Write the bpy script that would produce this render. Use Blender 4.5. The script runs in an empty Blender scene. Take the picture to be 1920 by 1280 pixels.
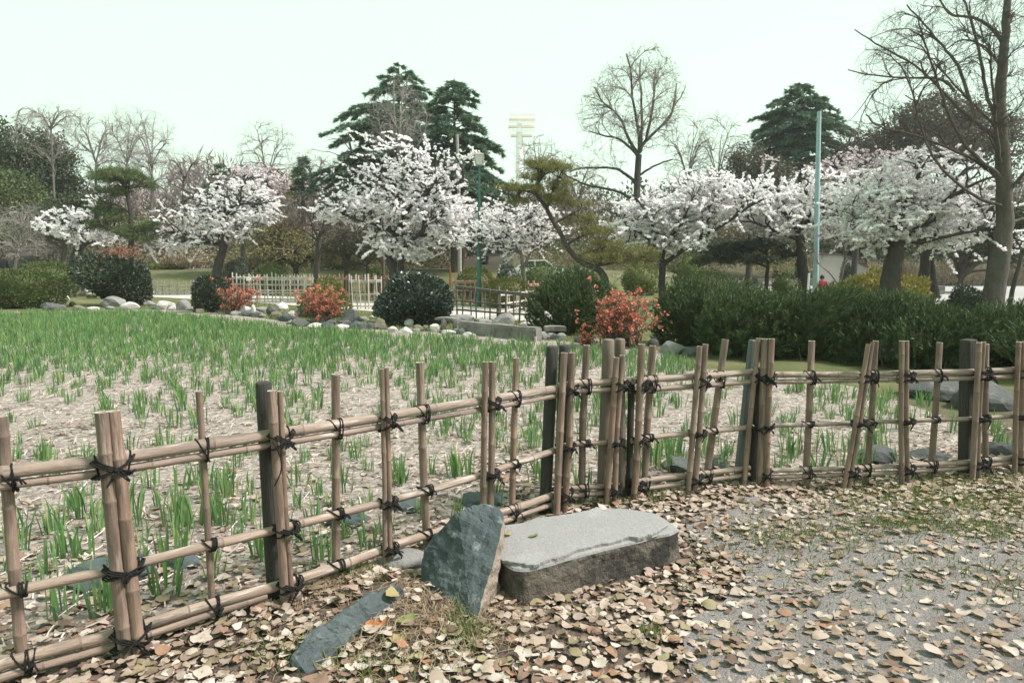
import bpy, bmesh, math
import numpy as np
from mathutils import Vector, Matrix, noise as mnoise

# ------------------------------------------------------------------ camera, sky, sun, exposure
SC = bpy.context.scene
COL = SC.collection
F, CX, CY, H = 1280.0, 960.0, 640.0, 1.5          # focal length in photo pixels, photo centre, eye height
PIT = math.atan(145 / 1280)
cam_d = bpy.data.cameras.new("camera"); cam_d.sensor_width = 36; cam_d.lens = 36 * F / 1920
cam_d.clip_start = 0.05; cam_d.clip_end = 2000
cam = bpy.data.objects.new("camera", cam_d); COL.objects.link(cam)
cam.location = (0, 0, H); cam.rotation_euler = (math.pi / 2 - PIT, 0, 0)
SC.camera = cam

SUN_EL, SUN_AZ = math.radians(50), math.radians(97)     # azimuth from +Y towards +X
W = bpy.data.worlds.new("World"); SC.world = W; W.use_nodes = True
nt = W.node_tree; nt.nodes.clear()
sky = nt.nodes.new("ShaderNodeTexSky"); sky.sky_type = 'NISHITA'; sky.sun_disc = False
sky.sun_elevation = SUN_EL; sky.sun_rotation = SUN_AZ; sky.dust_density = 4; sky.air_density = 1.0; sky.ozone_density = 1.5
mx = nt.nodes.new("ShaderNodeMix"); mx.data_type = 'RGBA'; mx.inputs[0].default_value = 0.86
mx.inputs[7].default_value = (6.25, 8.3, 6.55, 1)        # the overcast veil
nt.links.new(sky.outputs[0], mx.inputs[6])
bg = nt.nodes.new("ShaderNodeBackground"); bg.inputs[1].default_value = 0.10
nt.links.new(mx.outputs[2], bg.inputs[0])
wo = nt.nodes.new("ShaderNodeOutputWorld"); nt.links.new(bg.outputs[0], wo.inputs[0])
sun_d = bpy.data.lights.new("sun", 'SUN'); sun_d.energy = 4.9; sun_d.angle = math.radians(10); sun_d.color = (1.0, 0.90, 0.91)
sun = bpy.data.objects.new("sun", sun_d); COL.objects.link(sun)
sd = Vector((math.sin(SUN_AZ) * math.cos(SUN_EL), math.cos(SUN_AZ) * math.cos(SUN_EL), math.sin(SUN_EL)))
sun.rotation_euler = sd.to_track_quat('Z', 'Y').to_euler()
vs = SC.view_settings
vs.view_transform = 'Standard'; vs.look = 'None'; vs.exposure = 0.62; vs.gamma = 1.0; vs.use_curve_mapping = False
SC.cycles.max_bounces = 12; SC.cycles.diffuse_bounces = 10; SC.cycles.transparent_max_bounces = 4; SC.cycles.volume_bounces = 2
SC.cycles.sample_clamp_indirect = 4

R = np.random.default_rng(11)

# ------------------------------------------------------------------ where a photo pixel lies in the place
def ray(px, py):
    a = (px - CX) / F; b = (CY - py) / F
    return np.array((a, math.cos(PIT) + b * math.sin(PIT), -math.sin(PIT) + b * math.cos(PIT)))
def gr(px, py, z=0.0):
    d = ray(px, py); t = (z - H) / d[2]; return np.array((d[0] * t, d[1] * t, z))
def at(px, py, Y):
    d = ray(px, py); t = Y / d[1]; return np.array((d[0] * t, Y, H + d[2] * t))
def sstep(x, a, b):
    t = np.clip((np.asarray(x, float) - a) / (b - a), 0, 1); return t * t * (3 - 2 * t)
def terr(x, y):
    x = np.asarray(x, float); y = np.asarray(y, float)
    z = 0.022 * np.sin(1.7 * x + 0.6) * np.sin(1.3 * y + 1.1) * (1 - sstep(y, 8, 14)) + 0.012 * np.sin(4.1 * x - 2.2 * y)*(1 - sstep(y, 8, 14))
    z = z + 0.085 * np.exp(-(((x + 0.42) / 0.38) ** 2 + ((y - 2.78) / 0.40) ** 2))
    left = 1 - sstep(x, 9, 15)
    z = z + left * (1.15 * sstep(y, 37, 46) + 1.3 * sstep(y, 53, 60))
    z = z + (1 - left) * 1.6 * sstep(y, 52, 62) + 1.5 * sstep(y, 60, 90)
    return z
def gp(px, py, dz=0.0):
    """ground point under a pixel, following the terrain"""
    p = gr(px, py, 0.0)
    for _ in range(6): p = gr(px, py, float(terr(p[0], p[1])))
    p[2] += dz; return p

# ------------------------------------------------------------------ mesh building
class MB:
    def __init__(s): s.V = []; s.F = []; s.n = 0
    def add(s, V, Fc, mi=0, smooth=False):
        V = np.asarray(V, np.float32).reshape(-1, 3); Fc = np.asarray(Fc, np.int32)
        if len(V) == 0 or len(Fc) == 0: return s
        s.V.append(V); s.F.append((Fc + s.n, mi, smooth)); s.n += len(V); return s
    def mesh(s, name, mats):
        me = bpy.data.meshes.new(name)
        V = np.concatenate(s.V)
        me.vertices.add(len(V)); me.vertices.foreach_set("co", V.ravel())
        nl = sum(f.size for f, _, _ in s.F); npoly = sum(len(f) for f, _, _ in s.F)
        me.loops.add(nl); me.polygons.add(npoly)
        me.loops.foreach_set("vertex_index", np.concatenate([f.ravel() for f, _, _ in s.F]))
        tot = np.concatenate([np.full(len(f), f.shape[1], np.int32) for f, _, _ in s.F])
        st = np.zeros(npoly, np.int32); st[1:] = np.cumsum(tot)[:-1]
        me.polygons.foreach_set("loop_start", st)
        try: me.polygons.foreach_set("loop_total", tot)
        except Exception: pass
        me.polygons.foreach_set("material_index", np.concatenate([np.full(len(f), m, np.int32) for f, m, _ in s.F]))
        me.polygons.foreach_set("use_smooth", np.concatenate([np.full(len(f), sm, bool) for f, _, sm in s.F]))
        for m in (mats if isinstance(mats, (list, tuple)) else [mats]): me.materials.append(m)
        me.update(calc_edges=True); me.validate()
        return me
    def obj(s, name, mats, parent=None, loc=None):
        """link as one mesh object; loc (world) becomes the origin"""
        if loc is not None:
            loc = np.asarray(loc, np.float32); s.V = [v - loc for v in s.V]
        o = bpy.data.objects.new(name, s.mesh(name, mats)); COL.objects.link(o)
        if loc is not None: o.location = [float(c) for c in loc]
        if parent is not None: put(o, parent)
        return o
def put(o, parent):
    o.parent = parent
    o.matrix_parent_inverse = PW[parent.name].inverted() if parent.name in PW else Matrix()
    return o
PW = {}
def thing(name, label, cat, loc=(0, 0, 0), group=None):
    o = bpy.data.objects.new(name, None); COL.objects.link(o)
    o.empty_display_size = 0.2
    o.location = [float(c) for c in loc]; PW[o.name] = Matrix.Translation(o.location)
    return tag(o, label, cat, group)
def tag(o, label, cat, group=None, kind=None):
    o["label"] = label; o["category"] = cat
    if group: o["group"] = group
    if kind: o["kind"] = kind
    return o
def struct(o, label=None):
    o["kind"] = "structure"
    if label: o["label"] = label
    return o
def stuff(o, label, cat=None):
    o["kind"] = "stuff"; o["label"] = label
    if cat: o["category"] = cat
    return o

def nrm(v): return v / np.maximum(np.linalg.norm(v, axis=-1, keepdims=True), 1e-9)
def frames(T):
    ref = np.zeros_like(T); m = np.abs(T[..., 2:3]) < 0.85
    ref = np.where(m, np.array((0, 0, 1.0)), np.array((1.0, 0, 0)))
    U = nrm(np.cross(ref, T)); return U, np.cross(T, U)
def tubes(mb, pts, rad, sides=5, mi=0, smooth=True, cap=False):
    pts = np.asarray(pts, float)
    if pts.ndim == 2: pts = pts[None]; rad = np.asarray(rad, float)[None]
    N, S, _ = pts.shape; rad = np.broadcast_to(np.asarray(rad, float), (N, S))
    T = nrm(np.gradient(pts, axis=1)); mean = nrm(pts[:, -1] - pts[:, 0])
    ref = np.where(np.abs(mean[:, 2:3]) < 0.8, np.array((0, 0, 1.0)), np.array((1.0, 0.1, 0)))[:, None, :]
    U = nrm(np.cross(ref, T)); Vv = np.cross(T, U)
    a = np.arange(sides) * 2 * math.pi / sides
    ring = pts[:, :, None] + rad[:, :, None, None] * (np.cos(a)[None, None, :, None] * U[:, :, None] + np.sin(a)[None, None, :, None] * Vv[:, :, None])
    idx = np.arange(N * S * sides).reshape(N, S, sides)
    A = idx[:, :-1]; B = idx[:, 1:]
    Fc = np.stack([A, np.roll(A, -1, 2), np.roll(B, -1, 2), B], -1).reshape(-1, 4)
    mb.add(ring.reshape(-1, 3), Fc, mi, smooth)
    if cap:
        for k in range(N):
            mb.add(ring[k, -1], [list(range(sides))], mi); mb.add(ring[k, 0], [list(range(sides))[::-1]], mi)
    return mb
LEAF = (np.array([(0, 0, 0), (.42, .5, .09), (1, 0, -.05), (.42, -.5, .09)]), np.array([(0, 2, 1), (0, 3, 2)]))
PETAL = (np.array([(-.5, -.35, 0), (.35, -.55, .12), (.55, .4, -.05), (-.3, .55, .14)]), np.array([(0, 1, 2), (0, 2, 3)]))
SPRAY = (np.array([(0, -.25, 0), (0, .25, 0), (1, 0, .08), (.1, 0, .2), (.62, .75, .05), (.1, 0, -.2), (.62, -.75, .1), (.3, .0, .0)]),
         np.array([(0, 2, 1), (3, 4, 7), (5, 7, 6)]))
TUFT = (np.array([(0, 0, 0)] + [(math.cos(k * 1.05) * .35 + .55, math.sin(k * 1.05) * .9 + .085 * j, math.cos(k * 2.3) * .45) for k in range(6) for j in (-1, 1)]),
        np.array([(0, 1 + 2 * k, 2 + 2 * k) for k in range(6)]))
def cards(mb, P, D, L, Wd, tmpl=LEAF, mi=0, smooth=False, spin=None):
    P = np.asarray(P, float); n = len(P)
    if n == 0: return mb
    D = nrm(np.asarray(D, float)); U, Vv = frames(D)
    s = R.uniform(0, 2 * math.pi, n) if spin is None else spin
    S = np.cos(s)[:, None] * U + np.sin(s)[:, None] * Vv; Nn = np.cross(D, S)
    L = np.broadcast_to(L, (n,))[:, None, None]; Wd = np.broadcast_to(Wd, (n,))[:, None, None]
    t, f = tmpl
    V = P[:, None] + D[:, None] * t[None, :, 0:1] * L + S[:, None] * t[None, :, 1:2] * Wd + Nn[:, None] * t[None, :, 2:3] * L
    Fc = (f[None] + (np.arange(n) * len(t))[:, None, None]).reshape(-1, f.shape[1])
    return mb.add(V.reshape(-1, 3), Fc, mi, smooth)
def rdir(n):
    return nrm(R.normal(size=(n, 3)))
def box(mb, lo, hi, mi=0):
    x0, y0, z0 = lo; x1, y1, z1 = hi
    V = [(x0, y0, z0), (x1, y0, z0), (x1, y1, z0), (x0, y1, z0), (x0, y0, z1), (x1, y0, z1), (x1, y1, z1), (x0, y1, z1)]
    return mb.add(V, [(0, 3, 2, 1), (4, 5, 6, 7), (0, 1, 5, 4), (1, 2, 6, 5), (2, 3, 7, 6), (3, 0, 4, 7)], mi)
def ico(sub):
    bm = bmesh.new(); bmesh.ops.create_icosphere(bm, subdivisions=sub, radius=1)
    V = np.array([v.co[:] for v in bm.verts]); Fc = np.array([[v.index for v in f.verts] for f in bm.faces]); bm.free()
    return V, Fc
ICO = {k: ico(k) for k in (1, 2, 3, 4)}
def nz(P, sc, seed=0.0):
    return np.array([mnoise.noise(Vector((p[0] * sc + seed, p[1] * sc - seed, p[2] * sc + 2 * seed))) for p in P])

# ------------------------------------------------------------------ materials
def mat(name, base, rough=0.85, var=None, scale=6.0, stretch=(1, 1, 1), bump=0.0, bscale=None, rnd=None, transl=0.0,
        spec=0.3, coord='Object', detail=5.0, metal=0.0, extra=None, contrast=(0.3, 0.7), hue=0.0):
    """base..var mixed by noise; rnd = list of (pos, colour) picked per island and per object; transl = translucent share"""
    m = bpy.data.materials.new(name); m.use_nodes = True
    t = m.node_tree; t.nodes.clear(); N = t.nodes.new; Lk = t.links.new
    out = N("ShaderNodeOutputMaterial"); pb = N("ShaderNodeBsdfPrincipled")
    pb.inputs["Roughness"].default_value = rough; pb.inputs["Specular IOR Level"].default_value = spec; pb.inputs["Metallic"].default_value = metal
    col = None
    tc = N("ShaderNodeTexCoord"); mp = N("ShaderNodeMapping"); mp.inputs[3].default_value = stretch
    Lk(tc.outputs[coord], mp.inputs[0])
    if rnd:
        g = N("ShaderNodeNewGeometry"); oi = N("ShaderNodeObjectInfo")
        ad = N("ShaderNodeMath"); ad.operation = 'ADD'; Lk(g.outputs["Random Per Island"], ad.inputs[0]); Lk(oi.outputs["Random"], ad.inputs[1])
        fr = N("ShaderNodeMath"); fr.operation = 'FRACT'; Lk(ad.outputs[0], fr.inputs[0])
        cr = N("ShaderNodeValToRGB"); e = cr.color_ramp.elements
        while len(e) < len(rnd): e.new(0.5)
        for k, (p, c) in enumerate(rnd): e[k].position = p; e[k].color = (*c, 1)
        Lk(fr.outputs[0], cr.inputs[0]); col = cr.outputs[0]
    if var is not None:
        n1 = N("ShaderNodeTexNoise"); n1.inputs["Scale"].default_value = scale; n1.inputs["Detail"].default_value = detail; n1.inputs["Roughness"].default_value = 0.62
        Lk(mp.outputs[0], n1.inputs["Vector"])
        mr = N("ShaderNodeMapRange"); mr.inputs[1].default_value = contrast[0]; mr.inputs[2].default_value = contrast[1]
        Lk(n1.outputs["Fac"], mr.inputs[0])
        mxx = N("ShaderNodeMix"); mxx.data_type = 'RGBA'; Lk(mr.outputs[0], mxx.inputs[0])
        if col is not None:
            mul = N("ShaderNodeMix"); mul.data_type = 'RGBA'; mul.blend_type = 'MULTIPLY'; mul.inputs[0].default_value = 1
            Lk(col, mul.inputs[6]); mul.inputs[7].default_value = (*var, 1)
            Lk(col, mxx.inputs[6]); Lk(mul.outputs[2], mxx.inputs[7])
        else:
            mxx.inputs[6].default_value = (*base, 1); mxx.inputs[7].default_value = (*var, 1)
        col = mxx.outputs[2]
    if extra:                                            # a second, larger or finer layer: (colour, scale, lo, hi, stretch)
        for (c2, sc2, lo, hi) in extra:
            n2 = N("ShaderNodeTexNoise"); n2.inputs["Scale"].default_value = sc2; n2.inputs["Detail"].default_value = 6; n2.inputs["Roughness"].default_value = 0.65
            Lk(mp.outputs[0], n2.inputs["Vector"])
            m2 = N("ShaderNodeMapRange"); m2.inputs[1].default_value = lo; m2.inputs[2].default_value = hi; Lk(n2.outputs["Fac"], m2.inputs[0])
            x2 = N("ShaderNodeMix"); x2.data_type = 'RGBA'; Lk(m2.outputs[0], x2.inputs[0])
            if col is None: x2.inputs[6].default_value = (*base, 1)
            else: Lk(col, x2.inputs[6])
            x2.inputs[7].default_value = (*c2, 1); col = x2.outputs[2]
    if col is None: pb.inputs["Base Color"].default_value = (*base, 1)
    else: Lk(col, pb.inputs["Base Color"])
    if bump > 0:
        n3 = N("ShaderNodeTexNoise"); n3.inputs["Scale"].default_value = bscale or scale * 3; n3.inputs["Detail"].default_value = 7; n3.inputs["Roughness"].default_value = 0.65
        Lk(mp.outputs[0], n3.inputs["Vector"])
        bn = N("ShaderNodeBump"); bn.inputs["Strength"].default_value = bump; bn.inputs["Distance"].default_value = 0.03
        Lk(n3.outputs["Fac"], bn.inputs["Height"]); Lk(bn.outputs[0], pb.inputs["Normal"])
    if transl > 0:
        tr = N("ShaderNodeBsdfTranslucent"); ms = N("ShaderNodeMixShader"); ms.inputs[0].default_value = transl
        if col is None: tr.inputs[0].default_value = (*base, 1)
        else: Lk(col, tr.inputs[0])
        Lk(pb.outputs[0], ms.inputs[1]); Lk(tr.outputs[0], ms.inputs[2]); Lk(ms.outputs[0], out.inputs[0])
    else: Lk(pb.outputs[0], out.inputs[0])
    return m

M = {}
M['soil'] = mat("leaf_soil", (.105, .075, .055), .95, (.055, .045, .036), 5, bump=.9, bscale=60, extra=[((.10, .105, .045), 2.3, .52, .66)], coord='Generated' if False else 'Object')
M['gravel'] = mat("grey_gravel", (.37, .345, .33), .95, (.19, .175, .165), 75, bump=1.0, bscale=110, extra=[((.15, .12, .10), 1.8, .55, .72), ((.48, .45, .43), 90, .60, .68)])
M['bed'] = mat("straw_mud", (.40, .345, .31), .95, (.15, .12, .10), 18, bump=1.0, bscale=40, extra=[((.07, .052, .042), 3.2, .54, .66), ((.50, .45, .41), 26, .53, .62)])
M['path'] = mat("pale_path", (.52, .48, .43), .95, (.40, .37, .33), 1.5, bump=.4, bscale=30)
M['road'] = mat("pale_road", (.36, .35, .34), .9, (.29, .285, .28), 1.0, bump=.3, bscale=30)
M['bank'] = mat("grass_bank", (.13, .145, .05), .95, (.17, .14, .075), 1.3, bump=.6, bscale=20, extra=[((.075, .095, .035), 4, .5, .62)])
M['bamboo'] = mat("weathered_bamboo", (.31, .215, .165), .6, (.62, .59, .57), 5, rnd=[(0, (0.301, 0.208, 0.154)), (.3, (0.230, 0.155, 0.113)), (.6, (0.277, 0.200, 0.157)), (1, (0.198, 0.144, 0.110))], stretch=(9, 9, .9), bump=.25, bscale=22, spec=.35, extra=[((.075, .062, .052), 2.6, .47, .66), ((.14, .115, .095), 15, .56, .66), ((.42, .33, .275), 3.1, .55, .72)])
M['rail'] = mat("pale_bamboo_rail", (.41, .32, .26), .6, (.62, .60, .58), 5, rnd=[(0, (0.381, 0.296, 0.232)), (.4, (0.298, 0.224, 0.175)), (.7, (0.348, 0.276, 0.224)), (1, (0.265, 0.200, 0.155))], stretch=(9, 9, .8), bump=.3, bscale=22, spec=.35, extra=[((.09, .078, .068), 2.9, .48, .68), ((.19, .16, .135), 15, .57, .67), ((.50, .43, .375), 3.7, .54, .7)])
M['node'] = mat("bamboo_node", (.20, .145, .11), .8, (.13, .10, .08), 30)
M['cut'] = mat("bamboo_cut_end", (.46, .41, .35), .9, (.34, .29, .24), 60)
M['hole'] = mat("bamboo_hollow", (.05, .04, .03), .95)
M['oldbamboo'] = mat("old_grey_bamboo", (.20, .155, .12), .75, (.12, .105, .085), 4, stretch=(8, 8, .8), bump=.4, bscale=18, extra=[((.07, .065, .055), 2.2, .52, .7)])
M['post'] = mat("dark_post_wood", (.07, .064, .052), .9, (.036, .038, .033), 6, stretch=(8, 8, .7), bump=.7, bscale=16, extra=[((.075, .085, .062), 3, .56, .7)])
M['bluepost'] = mat("painted_grey_post", (.125, .14, .135), .8, (.08, .092, .09), 6, stretch=(8, 8, .7), bump=.4, bscale=14)
M['rope'] = mat("black_palm_rope", (.012, .013, .013), .9, (.022, .022, .02), 80, bump=.8, bscale=200)
M['bluestone'] = mat("blue_grey_stone", (.085, .105, .105), .82, (.04, .055, .058), 5, bump=.85, bscale=16, detail=8, extra=[((.20, .225, .215), 14, .58, .72), ((.13, .115, .09), 3.1, .57, .68)])
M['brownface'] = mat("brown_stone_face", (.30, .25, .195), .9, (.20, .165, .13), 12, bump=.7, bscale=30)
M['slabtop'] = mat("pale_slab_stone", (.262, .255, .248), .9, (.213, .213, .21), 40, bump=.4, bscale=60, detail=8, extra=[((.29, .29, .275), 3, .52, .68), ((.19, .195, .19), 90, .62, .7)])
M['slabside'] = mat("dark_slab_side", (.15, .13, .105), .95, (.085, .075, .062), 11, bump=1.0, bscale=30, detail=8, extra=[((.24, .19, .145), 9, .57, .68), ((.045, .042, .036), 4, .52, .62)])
M['rock_g'] = mat("grey_rock", (.26, .255, .24), .9, (.13, .13, .12), 4, bump=.8, bscale=14, extra=[((.10, .115, .05), 2.4, .57, .68)])
M['rock_p'] = mat("pale_rock", (.50, .48, .45), .9, (.33, .32, .30), 5, bump=.6, bscale=14, extra=[((.2, .18, .15), 3, .58, .7)])
M['rock_d'] = mat("dark_rock", (.10, .105, .10), .9, (.05, .056, .056), 4, bump=.9, bscale=14, extra=[((.16, .16, .145), 7, .56, .7)])
M['rock_m'] = mat("mossy_rock", (.19, .165, .12), .95, (.095, .10, .05), 4, bump=.9, bscale=14, extra=[((.33, .29, .24), 6, .57, .7)])
M['leaflitter'] = mat("fallen_leaf", (.4, .3, .2), .75, (.72, .66, .60), 22, spec=.3, transl=.12, coord='Object', contrast=(.4, .75),
    rnd=[(0, (.45, .387, .318)), (.16, (.31, .24, .182)), (.32, (.52, .47, .41)), (.46, (.21, .148, .11)), (.6, (.38, .312, .247)), (.72, (.13, .085, .065)), (.82, (.25, .225, .135)), (.90, (.28, .16, .105)), (1, (.50, .44, .395))])
LEAFCOL = {'pale cream': ((.49, .447, .385), (.38, .325, .27)), 'light tan': ((.41, .337, .268), (.31, .24, .183)), 'brown': ((.27, .18, .13), (.17, .11, .08)), 'olive tinged': ((.31, .29, .16), (.26, .21, .13)), 'rust brown': ((.34, .185, .105), (.24, .125, .075))}
for c_, (a_, b_) in LEAFCOL.items(): M[c_] = mat("fallen_leaf_" + c_.replace(' ', '_'), a_, .75, b_, 26, spec=.3, transl=.1, bump=.3, bscale=40)
M['leaf_y'] = mat("yellow_leaf", (.34, .30, .14), .6, (.27, .20, .09), 25, transl=.2)
M['leaf_o'] = mat("orange_leaf", (.42, .17, .06), .6, (.30, .10, .04), 25, transl=.2)
M['leaf_g'] = mat("green_leaf", (.20, .26, .085), .6, (.15, .16, .06), 25, transl=.2)
M['straw'] = mat("straw", (.5, .42, .35), .85, rnd=[(0, (.53, .47, .42)), (.3, (.40, .335, .285)), (.6, (.60, .55, .50)), (.78, (.21, .155, .12)), (1, (.47, .41, .355))], transl=.1)
M['iris'] = mat("iris_blade", (.1, .2, .06), .5, rnd=[(0, (.14, .27, .085)), (.3, (.08, .185, .075)), (.55, (.205, .325, .10)), (.8, (.068, .155, .075)), (.94, (.26, .345, .115)), (1, (.42, .37, .20))], transl=.32, spec=.35)
M['grass'] = mat("grass_blade", (.12, .17, .05), .7, rnd=[(0, (.12, .17, .05)), (.4, (.17, .2, .06)), (.75, (.09, .13, .04)), (1, (.26, .22, .11))], transl=.25)
M['deadgrass'] = mat("dead_roots", (.3, .22, .14), .9, rnd=[(0, (.34, .26, .17)), (.5, (.22, .16, .10)), (1, (.42, .35, .24))])
M['pebble'] = mat("pebble", (.3, .28, .26), .9, rnd=[(0, (.22, .2, .19)), (.5, (.36, .33, .31)), (1, (.5, .47, .44))])
M['bark'] = mat("bark", (.075, .062, .053), .95, (.038, .034, .031), 9, stretch=(1, 1, .35), bump=1.0, bscale=16, extra=[((.12, .115, .09), 3, .56, .7)])
M['barkdark'] = mat("dark_cherry_bark", (.034, .029, .028), .92, (.06, .055, .05), 7, stretch=(1, 1, 1.4), bump=.9, bscale=18)
M['barkgrey'] = mat("pale_bark", (.19, .17, .145), .95, (.11, .10, .085), 7, bump=.8, bscale=18)
M['barkplane'] = mat("grey_brown_bark", (.135, .115, .095), .95, (.065, .058, .05), 10, stretch=(1, 1, .45), bump=1.0, bscale=14, extra=[((.07, .085, .075), 1.6, .55, .66)])
M['twig'] = mat("twigs", (.085, .068, .06), .95)
M['twigpale'] = mat("pale_twigs", (.26, .235, .22), .95)
M['twigpink'] = mat("budding_twigs", (.25, .20, .19), .95)
def foliage(name, cs, transl=.25, rough=.6, spec=.3):
    n = len(cs); return mat(name, cs[0], rough, rnd=[(k / (n - 1), c) for k, c in enumerate(cs)], transl=transl, spec=spec)
M['blossom'] = foliage("cherry_blossom", [(.93, .92, .92), (.94, .93, .93), (.93, .92, .92), (.95, .95, .95), (.89, .83, .85)], .6, .8, .1)
M['blossom_s'] = foliage("pink_blossom", [(.78, .70, .72), (.83, .79, .80), (.66, .53, .56), (.80, .74, .755)], .35, .8, .1)
M['pine'] = foliage("pine_needles", [(0.101, 0.135, 0.047), (0.068, 0.108, 0.047), (0.142, 0.162, 0.047), (0.054, 0.088, 0.047)], .15)
M['pineolive'] = foliage("olive_pine_needles", [(.17, .165, .045), (.12, .13, .04), (.23, .205, .06), (.09, .105, .04)], .2)
M['cedar'] = foliage("cedar_needles", [(0.082, 0.150, 0.101), (0.062, 0.117, 0.083), (0.127, 0.187, 0.098), (0.074, 0.127, 0.092)], .15)
M['evergreen'] = foliage("evergreen_leaves", [(0.054, 0.074, 0.036), (0.036, 0.058, 0.031), (0.078, 0.090, 0.038), (0.034, 0.048, 0.031)], .15)
M['greyolive'] = foliage("grey_olive_leaves", [(0.111, 0.104, 0.072), (0.078, 0.081, 0.058), (0.143, 0.124, 0.078), (0.065, 0.068, 0.052)], .15)
M['hedge'] = foliage("hedge_leaves", [(0.078, 0.108, 0.034), (0.054, 0.082, 0.028), (0.120, 0.144, 0.036), (0.044, 0.066, 0.028)], .2)
M['hedgelight'] = foliage("light_hedge_leaves", [(0.139, 0.154, 0.037), (0.095, 0.122, 0.034), (0.181, 0.181, 0.048), (0.075, 0.095, 0.031)], .25)
M['camellia'] = foliage("glossy_dark_leaves", [(0.031, 0.050, 0.034), (0.041, 0.062, 0.038), (0.026, 0.041, 0.030), (0.050, 0.072, 0.041)], .05, .3, .8)
M['darkbush'] = foliage("dark_bush_leaves", [(0.032, 0.047, 0.030), (0.042, 0.059, 0.032), (0.025, 0.038, 0.025), (0.053, 0.069, 0.036)], .12, .45, .4)
M['juniper'] = foliage("juniper_sprays", [(0.057, 0.094, 0.037), (0.042, 0.071, 0.034), (0.089, 0.124, 0.039), (0.034, 0.056, 0.032), (0.117, 0.149, 0.044)], .15, .7)
M['yellowshrub'] = foliage("yellow_green_leaves", [(.30, .27, .055), (.19, .19, .05), (.37, .32, .075), (.12, .135, .045)], .3)
M['olivewood'] = foliage("olive_new_leaves", [(.19, .175, .065), (.14, .14, .055), (.24, .21, .085), (.15, .125, .07)], .3)
M['dry'] = foliage("dry_stems", [(.26, .20, .135), (.19, .145, .10), (.33, .265, .18), (.15, .12, .08)], .1)
M['quince'] = foliage("quince_flowers", [(.60, .17, .115), (.68, .27, .19), (.50, .12, .085), (.70, .34, .24)], .3)
M['quinceleaf'] = foliage("quince_leaves", [(.13, .15, .045), (.085, .105, .035), (.19, .19, .06)], .25)
M['redtwig'] = foliage("reddish_young_leaves", [(.26, .12, .085), (.2, .10, .07), (.3, .17, .11)], .2)
M['fern'] = foliage("fern_fronds", [(.10, .125, .035), (.065, .09, .03), (.2, .19, .055)], .2)
M['oldfence'] = mat("weathered_fence_bamboo", (.50, .455, .41), .85, (.33, .295, .26), 8, extra=[((.56, .52, .48), 2.2, .5, .62)])
M['redfence'] = mat("reddish_fence_bamboo", (.36, .235, .17), .85, (.27, .18, .135), 8)
M['fencedark'] = mat("dark_fence_bamboo", (.16, .14, .12), .85, (.10, .09, .08), 8)
M['green'] = mat("green_lamp_paint", (.012, .105, .082), .4, (.010, .082, .066), 6, spec=.5)
M['greenglass'] = mat("lantern_glass", (.62, .66, .62), .2, spec=.5)
M['blue'] = mat("pale_blue_paint", (.33, .47, .50), .5, (.27, .38, .41), 5)
M['grey'] = mat("grey_concrete_pole", (.34, .31, .28), .9, (.26, .24, .22), 8)
M['brownpole'] = mat("brown_pole", (.12, .085, .07), .9, (.085, .06, .05), 8)
M['concrete'] = mat("old_concrete", (.24, .23, .21), .95, (.13, .125, .11), 4, bump=.5, bscale=14, extra=[((.10, .10, .08), 3, .55, .7)])
M['stair'] = mat("stair_concrete", (.30, .26, .225), .9, (.24, .205, .175), 3)
M['wall'] = mat("plaster_wall", (.46, .42, .40), .9, (.40, .365, .345), 1.2)
M['roof'] = mat("dark_roof", (.11, .09, .08), .8, (.08, .07, .065), 5)
M['white'] = mat("white_paint", (.78, .77, .75), .6)
M['teal'] = mat("teal_plastic", (.015, .42, .36), .4, (.02, .34, .30), 8, transl=.3)
M['skin'] = mat("skin", (.48, .30, .22), .6)
M['hair'] = mat("black_hair", (.012, .011, .012), .6)
M['jacket'] = mat("black_jacket", (.016, .018, .022), .8, (.024, .026, .03), 30)
M['jeans'] = mat("blue_jeans", (.06, .09, .14), .9, (.05, .07, .11), 30)
M['redcloth'] = mat("red_jacket", (.42, .035, .04), .8, (.34, .03, .035), 20)
M['tower'] = mat("tower_paint", (.86, .74, .66), .7, (.82, .70, .63), .5)
M['towerwhite'] = mat("tower_white", (.88, .87, .84), .7)
M['glassdark'] = mat("dark_window", (.03, .035, .04), .1, spec=.5)
M['rubber'] = mat("rubber", (.02, .02, .02), .8)
M['carwhite'] = mat("white_car_paint", (.75, .76, .76), .25, spec=.5)
M['bird'] = mat("brown_bird_feathers", (.16, .12, .09), .9, (.09, .07, .055), 40)

# ------------------------------------------------------------------ the setting: ground, bed, paths
def axis(dense0, dense1, step, lo, hi, growth=1.25):
    a = list(np.arange(dense0, dense1 + 1e-6, step)); s = step
    while a[-1] < hi: s *= growth; a.append(a[-1] + s)
    s = step
    while a[0] > lo: s *= growth; a.insert(0, a[0] - s)
    return np.array(a)
def sheet(name, X, Y, Z, m, label):
    ny, nx = X.shape; idx = np.arange(nx * ny).reshape(ny, nx)
    Fc = np.stack([idx[:-1, :-1], idx[:-1, 1:], idx[1:, 1:], idx[1:, :-1]], -1).reshape(-1, 4)
    return struct(MB().add(np.stack([X, Y, Z], -1).reshape(-1, 3), Fc, 0, True).obj(name, m), label)
gx = axis(-4, 6, .09, -500, 500); gy = np.r_[axis(0.5, 9, .09, -60, 9), np.arange(9.6, 72, .6), 72 + np.cumsum(1.2 * 1.2 ** np.arange(27))]
GX, GY = np.meshgrid(gx, gy)
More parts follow.
